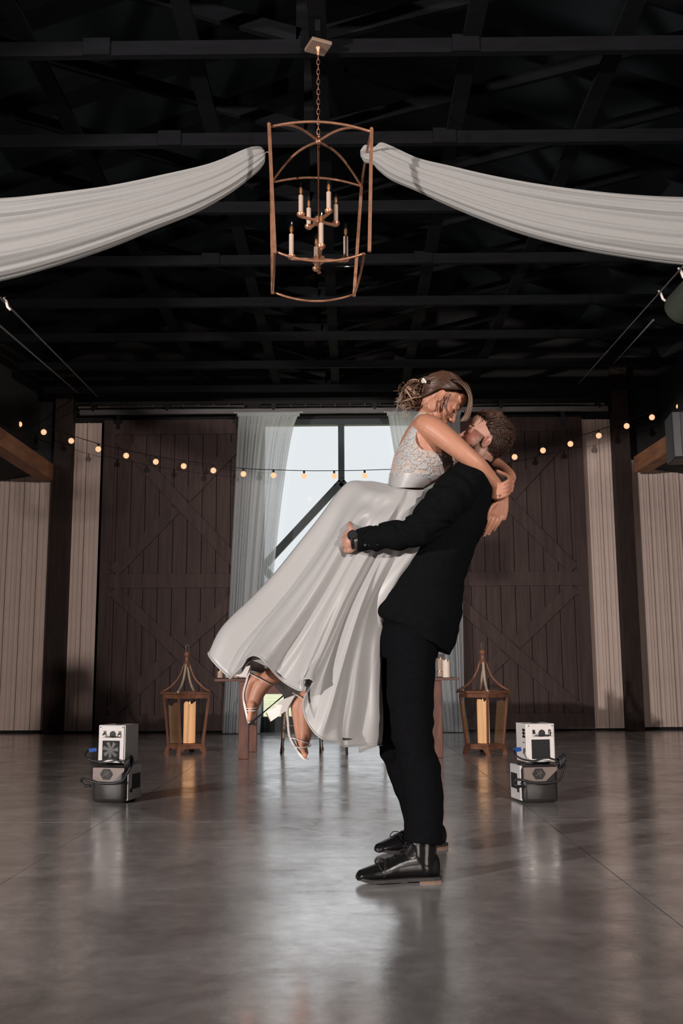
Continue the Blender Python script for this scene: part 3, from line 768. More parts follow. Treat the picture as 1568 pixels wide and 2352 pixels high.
for px, rz, fl_, side in ((256, -.24, 1, 'bride'), (1237, .17, -1, 'groom')):
    q = PZ(px, 1846, 0); loc = (q.x, q.y + .13, 0)
    station('dark portable power station with hexagon badge, under the spark machine on the %s\'s side' % side, loc, rz, fl_)
    R = Matrix.Rotation(rz, 3, 'Z')
    lo = Vector(loc) + R @ Vector((-.002 if fl_ > 0 else .02, .01, 0)); zt = .233
    sparker('white boxy spark machine with handle, dial and square %s, on the %s\'s side' % ('fan grille' if fl_ > 0 else 'black grille', side), (lo.x, lo.y, zt + .003), rz, fl_)
    def K(x, y, z): return Vector(loc) + R @ Vector((x, y, z))
    cb_ = thing('power_cable', 'black power cable looped between the spark machine and power station on the %s\'s side' % side, 'cable', tuple(K(-.19, -.12, .08)))
    MB().tube(crom([K(-.118, -.11, .10), K(-.15, -.13, .105), K(-.172, -.13, .12), K(-.165, -.14, .142), K(-.13, -.15, .142), K(-.06, -.152, .125), K(.03, -.152, .122), K(.08, -.15, .13), K(.115, -.145, .145), K(.135, -.13, .19), K(.15, -.12, .225), K(.135, -.09, .255)], 6), .0075, 8).build('cable_lower', 'cable_black', cb_, smooth=True)
    MB().tube(crom([K(-.115, -.07, .31), K(-.15, -.09, .31), K(-.155, -.13, .285), K(-.12, -.145, .262), K(-.05, -.145, .25), K(.02, -.148, .268), K(.07, -.145, .258), K(.10, -.145, .245)], 6), .006, 8).build('cable_upper', 'cable_black', cb_, smooth=True)
    coil = []
    for k in range(40):
        a = k * 2 * PI / 11; coil.append(K(.115 + .035 * k / 40 + .0 * math.cos(a), -.115 + .028 * math.cos(a), .232 + .034 * math.sin(a) + .02 * k / 40))
    MB().tube(coil, .007, 8).build('cable_coil', 'cable_black', cb_, smooth=True)
    MB().bar(K(-.15, -.09, .31), K(-.108, -.075, .315), .022, .022).build('blue_plug', 'blue_plug', cb_)
    MB().tube([K(-.15, -.13, .098), K(-.118, -.12, .1)], .011, 8).build('black_plug', 'cable_black', cb_)
# ------------------------------------------------------------------ sweetheart table and chairs
mat('table_wood', (.12, .042, .028), rough=.45, var=.4, scale=5, stretch=(1, 6, 6))
mat('table_leg', (.145, .052, .032), rough=.5, var=.5, scale=5, stretch=(6, 6, 1.2))
mat('chair_wood', (.30, .22, .16), rough=.55, var=.2)
q = PZ(559, 1744, 0); YT = q.y + .05
zt = P(560, 1559, YT).z
xa, xb = P(494, 1558, YT).x, P(1052, 1558, YT).x
tb = thing('farm_table', 'brown wooden farm table in front of the window, behind the couple', 'table', ((xa + xb) / 2, YT + .38, 0))
for k in range(5):
    MB().box(((xa + xb) / 2, YT - .06 + .1 + k * .19, zt - .011), (xb - xa, .185, .026), bev=.003).build('top_plank', 'table_wood', tb)
lx = P(560, 1700, YT).x; rx = P(1004, 1700, YT).x
for x in (lx, rx):
    for y in (YT, YT + .80):
        MB().box((x, y, (zt - .025) / 2), (.092, .092, zt - .026), bev=.006).build('leg', 'table_leg', tb)
MB().box(((lx + rx) / 2, YT, zt - .085), (rx - lx, .03, .11)).build('apron', 'table_wood', tb)
MB().box(((lx + rx) / 2, YT + .8, zt - .085), (rx - lx, .03, .11)).build('apron', 'table_wood', tb)
for x in (lx, rx): MB().box((x, YT + .4, zt - .085), (.03, .72, .11)).build('apron', 'table_wood', tb)
for s, x in ((1, lx), (-1, rx)):
    MB().tube([(x, YT + .4, .28), (x + s * .46, YT + .4, zt - .06)], .013, 8).build('metal_brace', 'black_metal', tb)
    MB().tube([(x, YT, .28), (x, YT + .8, .28)], .02, 8).build('end_stretcher', 'black_metal', tb)
def jar(label, x, y, r, h, ch_, lit=True):
    t = thing('glass_candle_holder', label, 'candle holder', (x, y, zt + .002))
    MB().lathe([(r, 0), (r, h), (r - .003, h), (r - .003, .006), (.001, .006)], n=18).build('glass_cylinder', 'candle_glass', t, smooth=40, local=True)
    pillar('ivory candle in the ' + label.replace('clear ', ''), (x, y, zt + .010), r * .72, ch_, 'wax_pale', 'votive_candle')
jx = lambda px: P(px, 1558, YT + .1).x
jar('clear glass cylinder at the table corner, under the dress hem', jx(505), YT + .10, .034, .14, .055)
jar('clear glass cylinder second from the table corner, under the dress hem', jx(524), YT + .06, .033, .10, .05)
jar('clear glass cylinder third from the table corner, under the dress hem', jx(541), YT + .12, .033, .10, .045)
jar('short clear glass nearest the bride\'s foot on the table top', jx(556), YT + .05, .030, .07, .04)
jar('small glass votive on the table top behind the groom\'s leg', jx(1009), YT + .06, .028, .06, .04)
jar('tall clear glass cylinder on the table top behind the groom', jx(1014), YT + .16, .045, .22, .16)
pillar('thick ivory pillar candle standing at the table end behind the groom', (jx(1024), YT + .07, zt + .002), .034, .15, 'wax_pale', 'table_candle')
def chair(label, x, y, rz):
    t = thing('cross_back_chair', label, 'chair', (x, y, 0), rz, 'wooden chairs at the table')
    for sx in (-1, 1):
        MB().tube([(sx * .19, -.19, 0), (sx * .175, -.17, .44)], [.013, .019], 8).build('leg', 'chair_wood', t, smooth=40, local=True)
        MB().tube(crom([(sx * .20, .23, 0), (sx * .18, .19, .45), (sx * .17, .24, .72), (sx * .10, .27, .87), (0, .275, .90)], 4), .015, 8).build('leg', 'chair_wood', t, smooth=40, local=True)
        MB().tube([(sx * .18, .19, .46), (-sx * .12, .262, .84)], .009, 6).build('cross_splat', 'chair_wood', t, local=True)
        MB().tube([(sx * .183, -.18, .2), (sx * .19, .21, .2)], .009, 6).build('stretcher', 'chair_wood', t, local=True)
    MB().tube([(-.185, -.18, .26), (.185, -.18, .26)], .009, 6).build('stretcher', 'chair_wood', t, local=True)
    MB().box((0, 0, .45), (.40, .40, .03), bev=.012).build('seat', 'chair_wood', t, local=True)
    return t
c = PZ(690, 1731, 0); chair('wooden cross-back chair tucked under the table, behind the near heel', c.x, c.y + .24, 0)
c = PZ(842, 1733, 0); chair('wooden cross-back chair tucked under the table, behind the skirt and the groom\'s legs', c.x, c.y + .24, 0)
# ================================================================== PEOPLE
from mathutils.bvhtree import BVHTree
from mathutils import noise as mnoise
mat('skin', (.6, .3, .2), rough=.5, var=.05, scale=60, attr='Col', sss=.08)
mat('hair', (.2, .1, .06), rough=.38, var=.15, scale=200, attr='Col')
mat('satin', (.36, .352, .35), rough=.42, var=.02, sheen=.25, spec=.5)
mat('lace', (.43, .415, .41), rough=.7, var=.16, scale=90, bump=.5, bscale=160)
mat('lace_net', (.50, .40, .35), rough=.8, var=.25, scale=120, bump=.4, bscale=220)
mat('suit_cloth', (.0050, .0054, .0060), rough=.95, var=.15, scale=60, spec=.03)
mat('trouser_cloth', (.0046, .0046, .0056), rough=.95, var=.15, scale=60, spec=.03)
mat('black_leather', (.006, .0055, .006), rough=.3, var=.2, bump=.03, bscale=120, spec=.28)
mat('sole_black', (.015, .013, .012), rough=.6)
mat('heel_brown', (.16, .09, .06), rough=.6)
mat('shoe_white', (.72, .67, .64), rough=.4)
mat('insole', (.42, .27, .2), rough=.6)
mat('shirt_white', (.65, .63, .62), rough=.7)
mat('pearl', (.8, .78, .75), rough=.25)
mat('silver', (.75, .73, .7), rough=.15, metal=1)
YB = 4.2
def G(px, py, dy=0.0): return P(px, py, YB + dy)

def remesh(mb, vox, smooth_it=3, factor=.5):
    me = bpy.data.meshes.new('tmp'); me.from_pydata(mb.v, [], mb.f)
    bm = bmesh.new(); bm.from_mesh(me); bmesh.ops.remove_doubles(bm, verts=bm.verts[:], dist=1e-6); bmesh.ops.recalc_face_normals(bm, faces=bm.faces[:]); bm.to_mesh(me); bm.free()
    o = bpy.data.objects.new('tmp', me); COL.objects.link(o)
    md = o.modifiers.new('r', 'REMESH'); md.mode = 'VOXEL'; md.voxel_size = vox; md.use_smooth_shade = True
    if smooth_it:
        ms = o.modifiers.new('s', 'SMOOTH'); ms.iterations = smooth_it; ms.factor = factor
    dg = bpy.context.evaluated_depsgraph_get()
    out = bpy.data.meshes.new_from_object(o.evaluated_get(dg))
    bpy.data.objects.remove(o); bpy.data.meshes.remove(me)
    return out
def verts_np(me):
    a = np.empty(len(me.vertices) * 3, np.float32); me.vertices.foreach_get('co', a); return a.reshape(-1, 3)
def normals_np(me):
    a = np.empty(len(me.vertices) * 3, np.float32); me.vertices.foreach_get('normal', a); return a.reshape(-1, 3)
def set_verts(me, a): me.vertices.foreach_set('co', a.astype(np.float32).ravel()); me.update()
def put(me, name, m, parent=None, at=None):
    """finished mesh in room coordinates -> object"""
    off = Vector((0, 0, 0)); q = parent
    while q is not None: off += q.location; q = q.parent
    if parent is None and at is not None: off = Vector(at)
    a = verts_np(me) - np.array(off); set_verts(me, a); me.name = name
    me.materials.clear(); me.materials.append(MATS[m])
    me.polygons.foreach_set('use_smooth', [True] * len(me.polygons))
    o = bpy.data.objects.new(name, me); COL.objects.link(o)
    if parent is not None: o.parent = parent
    else: o.location = off
    return o
def paint(me, cols):
    at = me.color_attributes.new('Col', 'FLOAT_COLOR', 'POINT')
    c = np.ones((len(me.vertices), 4), np.float32); c[:, :3] = cols; at.data.foreach_set('color', c.ravel())
def limb(mb, pts, n=14, sub=4, flat=None, end=True):
    """pts: [(Vector, r)] smooth tapered tube with round ends"""
    ps = crom([p for p, r in pts], sub); rs = []
    k = len(pts)
    for i in range(k - 1):
        for j in range(sub): rs.append(pts[i][1] + (pts[i + 1][1] - pts[i][1]) * j / sub)
    rs.append(pts[-1][1])
    mb.tube(ps, rs, n)
    if flat is None:
        mb.ball(ps[0], rs[0] * .985, n, 8)
        if end: mb.ball(ps[-1], rs[-1] * .985, n, 8)
def rings(mb, rows, n=28, sub=5, e=1.0, dyc=0.0):
    """rows: (Lx,Ly,Rx,Ry,b): closed elliptical rings between two silhouette points; returns ring list"""
    R = []
    for (lx, ly, rx, ry, b) in rows:
        L, Rr = G(lx, ly, dyc), G(rx, ry, dyc); c = (L + Rr) / 2; h = (Rr - L) / 2
        R.append((c, h, b))
    cs = crom([r[0] for r in R], sub); hs = crom([r[1] for r in R], sub); bs = [v.x for v in crom([Vector((r[2], 0, 0)) for r in R], sub)]
    out = []
    for c, h, b in zip(cs, hs, bs):
        out.append([c + h * (math.copysign(abs(math.cos(t)) ** e, math.cos(t))) + Vector((0, 1, 0)) * (b * math.copysign(abs(math.sin(t)) ** e, math.sin(t))) for t in [2 * PI * k / n for k in range(n)]])
    mb.grid(out, closed_u=True)
    mb.add(out[0], [tuple(range(n - 1, -1, -1))]); mb.add(out[-1], [tuple(range(n))])
    return out

def head_parts(mb, M, male=True):
    def b(c, r, n=18, m=12): mb.ball(M @ Vector(c), Vector(r) if hasattr(r, '__len__') else Vector((r, r, r)), n, m, R=M.to_3x3())
    b((-.012, 0, .045), (.098, .076, .09))
    b((.03, 0, .0), (.060, .062, .092))
    b((.045, 0, -.055), (.042, .046, .042)); b((.03, 0, -.06), (.045, .055, .03))
    b((.074, 0, -.085), (.018, .022, .017))
    for s in (-1, 1):
        b((.052, s * .036, -.012), (.030, .026, .03)); b((.072, s * .032, .018), (.015, .018, .013))
        b((.1, s * .011, -.022), (.010, .008, .008))
        b((.0, s * .070, -.045), (.03, .012, .035))
        # ear
        E = M @ Matrix.Translation((-.004, s * .080, .0)) @ Matrix.Rotation(s * .35, 4, 'Z') @ Matrix.Rotation(-.2, 4, 'Y')
        ring = [E @ Vector((math.cos(a) * .016 * (1.0 if math.sin(a) > 0 else .75), s * .006, math.sin(a) * .028)) for a in [2 * PI * k / 14 for k in range(14)]]
        mb.tube(ring, .0052, 8, closed=True)
        mb.ball(E @ Vector((0, 0, 0)), (.015, .004, .026), 12, 8, R=E.to_3x3()); mb.ball(E @ Vector((.003, s * .003, -.025)), .007, 8, 6)
        mb.ball(E @ Vector((.013, s * .005, -.004)), .005, 8, 6)
    mb.tube([M @ Vector(v) for v in ((.083, 0, .036), (.092, 0, .016), (.104, 0, -.006), (.112, 0, -.016))], [.008, .0085, .0095, .0105], 10)
    b((.110, 0, -.018), .0105)
    mb.tube([M @ Vector(v) for v in ((.066, -.046, .034), (.084, -.02, .040), (.086, 0, .036), (.084, .02, .040), (.066, .046, .034))], .0095, 8)
    b((.091, 0, -.046), (.010, .021, .0065)); b((.088, 0, -.057), (.010, .018, .0075))
    b((.06, 0, .075), (.035, .055, .04))
class Strands:
    def __init__(s): s.mb = MB(); s.c = []
    def add(s, pts, r0, r1, c0, c1, n=5):
        k = len(pts); rs = [r0 + (r1 - r0) * i / (k - 1) for i in range(k)]
        a = len(s.mb.v); s.mb.tube(pts, rs, n)
        for i in range(k):
            f = i / (k - 1); s.c += [tuple(c0[j] + (c1[j] - c0[j]) * f for j in range(3))] * n
    def raw(s, mb, col):
        s.mb.add(mb.v, mb.f); s.c += [col] * len(mb.v)
    def build(s, name, parent, m='hair'):
        me = s.mb.mesh(name, (0, 0, 0), True, fix=False); paint(me, np.array(s.c, np.float32)); return put(me, name, m, parent)
def finger(mb, pts, r0=.0088, r1=.0068):
    k = len(pts); limb(mb, [(p, r0 + (r1 - r0) * i / (k - 1)) for i, p in enumerate(pts)], 10, 3)

# ================================================================== GROOM
pg = math.radians(28)
fG, uG = Vector((-math.cos(pg), 0, math.sin(pg))), Vector((math.sin(pg), 0, math.cos(pg))); yG = uG.cross(fG)
MG = Matrix((fG, yG, uG)).transposed().to_4x4()
oG = P(1113, 1013, YB + .02 - .077) + Vector((0, .077, 0))
MG.translation = oG
gb_ = MB(); head_parts(gb_, MG)
limb(gb_, [(MG @ Vector((-.012, 0, -.03)), .060), (G(1092, 1052, .02), .060), (G(1072, 1085, .02), .066), (G(1060, 1120, .02), .07)], 18)
limb(gb_, [(MG @ Vector((.03, 0, -.06)), .04), (G(1078, 1050, .02), .05)], 14)
# trunk, limbs (inside the suit)
rings(gb_, [(1030, 1080, 1112, 1080, .15), (1008, 1120, 1118, 1120, .18), (985, 1200, 1105, 1205, .17), (925, 1310, 1055, 1320, .15), (905, 1400, 1030, 1420, .16), (905, 1470, 1000, 1480, .15)], 24)
def leg_pts(px, k=1.0): return [(G(x, y, d), r * k) for x, y, d, r in px]
nearleg = [(950, 1450, -.08, .098), (942, 1560, -.12, .100), (946, 1640, -.17, .088), (950, 1700, -.20, .080), (962, 1760, -.23, .078), (972, 1830, -.25, .078), (973, 1900, -.27, .074), (971, 1938, -.28, .074)]
farleg = [(935, 1450, .10, .10), (925, 1560, .14, .104), (915, 1640, .17, .09), (912, 1700, .19, .084), (928, 1760, .21, .078), (952, 1830, .23, .075), (966, 1885, .25, .072), (969, 1918, .26, .072)]
limb(gb_, leg_pts(nearleg[:-1] + [(971, 1938, -.25, .05)], .52)); limb(gb_, leg_pts(farleg[:-1] + [(969, 1918, .28, .05)], .52))
FN = PZ(968, 2022, 0); FF = PZ(985, 1952, 0)
limb(gb_, [(G(971, 1938, -.25), .026), (FN + Vector((.0, .02, .07)), .028), (FN + Vector((-.08, 0, .045)), .026), (FN + Vector((-.15, 0, .035)), .018)])
limb(gb_, [(G(969, 1918, .28), .026), (FF + Vector((.0, .01, .07)), .028), (FF + Vector((-.08, -.02, .045)), .026), (FF + Vector((-.15, -.04, .035)), .018)])
arm_n = [(1072, 1106, -.17, .085), (1038, 1138, -.21, .082), (1004, 1174, -.235, .076), (975, 1206, -.25, .069), (945, 1225, -.25, .063), (890, 1232, -.235, .055), (845, 1239, -.21, .048), (822, 1241, -.20, .046)]
arm_f = [(1070, 1112, .19, .085), (1030, 1160, .24, .075), (985, 1205, .26, .066), (930, 1225, .25, .058), (880, 1235, .22, .048)]
limb(gb_, [(G(x, y, d), r * .62) for x, y, d, r in arm_n]); limb(gb_, [(G(x, y, d), r * .62) for x, y, d, r in arm_f])
# near hand laid on the skirt: back of the hand to the camera, fingers curling round
wr = G(818, 1241, -.198)
limb(gb_, [(G(835, 1240, -.20), .030), (wr, .029), (G(806, 1242, -.195), .033)], 14)
for q, (x, y, d, r) in enumerate(((803, 1226, -.190, .0185), (800, 1238, -.196, .0205), (800, 1250, -.195, .0200), (803, 1262, -.188, .0165))):
    limb(gb_, [(G(820, 1235 + q * 4, -.195), .022), (G(x, y, d), r)], 12)
for q, (x, y) in enumerate(((795, 1225), (791, 1238), (791, 1251), (796, 1264))):
    d = -.180 + .004 * abs(q - 1.3)
    finger(gb_, [G(x + 8, y, d - .008), G(x, y, d), G(x - 2, y + 1, d + .03), G(x + 3, y + 2, d + .065), G(x + 12, y + 2, d + .09)], .0125, .009)
finger(gb_, [G(814, 1226, -.2), G(806, 1214, -.192), G(802, 1207, -.172), G(803, 1202, -.14)], .0130, .0095)
# far hand under the bride (palm up on the skirt behind)
limb(gb_, [(G(880, 1235, .22), .03), (G(858, 1238, .20), .032)], 12)
for q in range(4): finger(gb_, [G(858, 1228 + q * 8, .20), G(838, 1226 + q * 9, .185), G(824, 1228 + q * 9, .165), G(816, 1230 + q * 9, .14)])
finger(gb_, [G(862, 1228, .2), G(850, 1214, .19), G(840, 1206, .17)])
def g_hair_zone(d):
    # local direction from (0,0,.03): scalp
    x, y, z = d
    if x > .35: return z > .67
    if x > -.05: return z > .12 + .85 * max(0, x) + (.08 if abs(y) > .5 else 0)
    return z > -.66 if x < -.3 else z > .10
gme = remesh(gb_, .0034, 3)
V = verts_np(gme); MGi = np.array(MG.inverted()); loc_ = V @ MGi[:3, :3].T + MGi[:3, 3]
colr = np.tile(np.array([.44, .235, .175], np.float32), (len(V), 1))
def blend(mask_c, rad, col, k=1.0, arr=None, loc=None):
    d = np.linalg.norm((loc - np.array(mask_c)) / np.array(rad), axis=1); wgt = np.clip(1 - d, 0, 1)[:, None] ** .7 * k
    arr[:] = arr * (1 - wgt) + np.array(col, np.float32) * wgt
for s in (-1, 1):
    blend((.062, s * .05, -.005), (.045, .04, .04), (.46, .14, .10), .8, colr, loc_); blend((-.004, s * .085, 0), (.03, .03, .04), (.48, .18, .13), .7, colr, loc_)
blend((.112, 0, -.016), (.025, .025, .025), (.46, .17, .12), .7, colr, loc_)
blend((.098, 0, -.051), (.02, .03, .013), (.38, .12, .10), 1, colr, loc_)
dirs = loc_ - np.array([0, 0, .03]); rr_ = np.linalg.norm(dirs, axis=1); near_h = rr_ < .2
for i in np.nonzero(near_h)[0]:
    d = dirs[i] / rr_[i]
    if g_hair_zone(d) and abs(loc_[i][1]) < .082: colr[i] = (.035, .018, .013)
    l = loc_[i]
    if l[2] < -.03 - .25 * max(0, l[0] - .02) + .03 * (l[0] < .03) and l[2] > -.107 and l[0] > 0 and not (l[0] > .085 and abs(l[2] + .051) < .012 and abs(l[1]) < .02) and not (l[2] > -.038 and l[0] > .078 and abs(l[1]) < .012):
        colr[i] = colr[i] * .45 + np.array((.10, .055, .038)) * .55
paint(gme, colr)
G0 = Vector((FN.x - .02, (FN.y + FF.y) / 2, 0))
gbvh = BVHTree.FromPolygons([tuple(v) for v in V], [tuple(p.vertices) for p in gme.polygons])
groom = put(gme, 'person', 'skin', at=G0)
tag(groom, 'man in black suit and black lace-up boots, leaning back and lifting the bride', 'person')
# hair, beard, brows
hs = Strands(); rnd = random.Random(3)
def cast(bvh, M_, d, o=(0, 0, .03), far_=.17):
    o_ = M_ @ Vector(o); dd = (M_.to_3x3() @ Vector(d)).normalized()
    hit = bvh.ray_cast(o_ + dd * far_, -dd)
    return (hit[0], hit[1]) if hit[0] is not None else (None, None)
cnt = 0
while cnt < 2600:
    d = Vector((rnd.gauss(0, 1), rnd.gauss(0, 1), rnd.gauss(0, 1))).normalized()
    if not g_hair_zone(d): continue
    p, nrm = cast(gbvh, MG, d)
    if p is None: continue
    cnt += 1
    top = max(0, d.z) ** 1.2; L = .010 + .030 * top + (.014 if d.x > .2 else 0)
    flow = MG.to_3x3() @ Vector((-.9 + (.9 if d.x > .35 else 0), 0.1 * rnd.uniform(-1, 1), .35 * top - .5 * (1 - top)))
    flow = (flow - nrm * flow.dot(nrm)).normalized()
    lift = .35 + .5 * top * rnd.random()
    j = Vector((rnd.uniform(-1, 1), rnd.uniform(-1, 1), rnd.uniform(-1, 1))) * .25
    dr = (flow + nrm * lift + j).normalized()
    q1 = p + dr * L * .5; q2 = q1 + (dr + flow * .5).normalized() * L * .55
    sh = rnd.uniform(.7, 1.25); c = (.046 * sh, .022 * sh, .0145 * sh)
    tipc = tuple(v * (1.6 + (1.2 if d.x > .2 and d.z > .6 else 0)) for v in c)  # front quiff tips extra light: blond lit look put into the strand colour
    hs.add([p - nrm * .002, q1, q2], .0022, .0006, c, tipc, 4)
hs.build('hair', groom)
bs_ = Strands(); cnt = 0
while cnt < 1500:
    d = Vector((rnd.uniform(-.05, 1), rnd.uniform(-1, 1), rnd.uniform(-1.0, .1)))
    o = (.03, 0, -.035)
    if d.length < .2: continue
    d.normalize()
    p, nrm = cast(gbvh, MG, d, o)
    if p is None: continue
    l = MG.inverted() @ p
    if l.z > -.028 - .25 * max(0, l.x - .02) + .03 * (l.x < .03) or l.z < -.105 or l.x < -.002: continue
    if l.x > .085 and abs(l.z + .051) < .013 and abs(l.y) < .02: continue
    if l.z > -.036 and l.x > .078 and abs(l.y) < .012: continue
    cnt += 1; sh = rnd.uniform(.8, 1.3); c = (.085 * sh, .043 * sh, .028 * sh)
    dr = (nrm * .6 + MG.to_3x3() @ Vector((.2, 0, -.6)) + Vector((rnd.uniform(-.2, .2),) * 3)).normalized()
    bs_.add([p - nrm * .001, p + dr * .008], .0013, .0006, c, c, 4)
for s in (-1, 1):
    for k in range(16):
        f = k / 15; a = MG @ Vector((.093 - .022 * f * f, s * (.012 + .036 * f), .042 + .006 * math.sin(PI * f)))
        bs_.add([a, a + MG.to_3x3() @ Vector((.001, s * .006, .003))], .0022, .0012, (.1, .055, .035), (.1, .055, .035), 4)
    bs_.add([MG @ Vector((.088 - .014 * f * f, s * (.018 + .027 * f), .016 - .004 * math.sin(PI * f))) for f in (0, .25, .5, .75, 1)], .0016, .0014, (.05, .03, .02), (.05, .03, .02), 5)
bs_.build('beard', groom)
# ------------------------------------------------------------------ jacket
jk = MB()
jr = [(1052, 1066, 1098, 1064, .10), (1036, 1078, 1118, 1076, .18), (1018, 1108, 1129, 1105, .205), (994, 1150, 1131, 1150, .21), (966, 1205, 1117, 1205, .205), (932, 1255, 1091, 1262, .20), (896, 1320, 1066, 1328, .195), (862, 1372, 1061, 1400, .20), (851, 1400, 1052, 1450, .205), (858, 1414, 1044, 1480, .20), (878, 1421, 1031, 1506, .19)]
rings(jk, jr, 40, 6, e=.9)
limb(jk, [(G(1076, 1103, -.14), .088), (G(1042, 1134, -.19), .088)] + [(G(x, y, d), r) for x, y, d, r in arm_n[2:]], 22, 6, end=False)
limb(jk, [(G(x, y, d), r) for x, y, d, r in arm_f], 18, 5)
# collar
jme = remesh(jk, .006, 6)
V = verts_np(jme); N = normals_np(jme)
A0 = np.array([list(G(x, y, d)) for x, y, d, r in arm_n]); 
disp = np.zeros(len(V))
# distance along the near arm
best = np.full(len(V), 9.0); par = np.zeros(len(V)); acc = 0
for i in range(len(A0) - 1):
    a, b_ = A0[i], A0[i + 1]; ab = b_ - a; L = np.linalg.norm(ab)
    t = np.clip(((V - a) @ ab) / (L * L), 0, 1); dd = np.linalg.norm(V - (a + t[:, None] * ab), axis=1)
    m_ = dd < best; best[m_] = dd[m_]; par[m_] = acc + t[m_] * L; acc += L
onarm = np.clip((.11 - best) / .03, 0, 1)
ang = np.arctan2(V[:, 2] - A0[3, 2], V[:, 1] - A0[3, 1])
nz = np.array([mnoise.noise(Vector(v) * 9.0) for v in V]); nz2 = np.array([mnoise.noise(Vector((v[0] * 6, v[1] * 6, v[2] * 22))) for v in V])
disp += onarm * (.0055 * np.sin(par * 62 + ang * 2.6 + nz * 6.0) * (.5 + .5 * np.clip(par / .2, 0, 1)) + .003 * nz)
disp += (1 - onarm) * (.006 * nz + .006 * nz2)
# hem of the sleeve and jacket stay clean
set_verts(jme, V + N * disp[:, None])
jacket = put(jme, 'jacket', 'suit_cloth', groom)
# cuff buttons, cuff, collar, pocket flap
for k in range(4):
    c = G(838 + k * 9.5, 1252 - k * 1.0, -.252 - .0008 * k)
    MB().tube([c, c + Vector((0, -.004, 0))], .0055, 10).build('cuff_button', 'print_black', jacket)
MB().tube([G(826, 1241, -.2), G(816, 1241, -.198)], [.040, .039], 18).build('shirt_cuff', 'shirt_white', groom, smooth=True)
col = []
for k in range(13):
    a = -2.3 + 4.6 * k / 12
    c = G(1078, 1080, .02); col.append(c + Vector((math.cos(a) * .078, math.sin(a) * .088, .012 - .03 * (1 - math.cos(a)) * .5 + .03 * (math.cos(a)) * .4)))
m = MB(); m.grid([[p + Vector((0, 0, .018)) for p in col], [p * 1 + (p - G(1078, 1080, .02)) * .18 for p in col], [p + (p - G(1078, 1080, .02)) * .35 - Vector((0, 0, .03)) for p in col], [p - (p - G(1078, 1080, .02)) * .05 - Vector((0, 0, .04)) for p in col]], closed_v=True)
m.build('collar', 'suit_cloth', groom, smooth=True)
# watch
wc = G(808, 1229, -.225)
ring = []
wax = (G(835, 1240, -.20) - G(806, 1242, -.195)).normalized()
e1 = wax.cross(Vector((0, -1, 0))).normalized(); e2 = wax.cross(e1)
cw = G(811, 1240, -.197)
strap = [cw + e1 * (math.cos(a) * .040) + e2 * (math.sin(a) * .036) for a in [2 * PI * k / 20 for k in range(20)]]
wt = MB().tube(strap, .0075, 6, closed=True, flat=.35).build('watch_strap', 'black_leather', groom, smooth=True)
q = cw + Vector((-.002, -.034, .014)); nn = Vector((0, -.9, .45)).normalized()
MB().tube([q - nn * .006, q + nn * .006], .0215, 22).build('watch_case', 'black_metal', groom, smooth=40)
MB().tube([q + nn * .0062, q + nn * .0068], .018, 20).build('watch_dial', 'print_black', groom)
# ------------------------------------------------------------------ trousers
tr = MB()
rings(tr, [(875, 1385, 1035, 1400, .155), (868, 1420, 1020, 1440, .185), (867, 1470, 1008, 1480, .20), (868, 1510, 1004, 1512, .20)], 30, 4)
limb(tr, leg_pts(nearleg), 22, 6, end=False); limb(tr, leg_pts(farleg), 22, 6, end=False)
tme = remesh(tr, .006, 6); V = verts_np(tme); N = normals_np(tme)
zz = V[:, 2]
nz = np.array([mnoise.noise(Vector((v[0] * 7, v[1] * 7, v[2] * 20))) for v in V]); nzb = np.array([mnoise.noise(Vector(v) * 11) for v in V])
kn_z = G(946, 1700, -.2).z
w_k = np.exp(-((zz - kn_z + .03) / .14) ** 2); w_t = np.clip((zz - .85) / .25, 0, 1)
disp = .004 * nzb + nz * (.004 + .010 * w_k + .010 * w_t)
set_verts(tme, V + N * disp[:, None])
put(tme, 'trousers', 'trouser_cloth', groom)
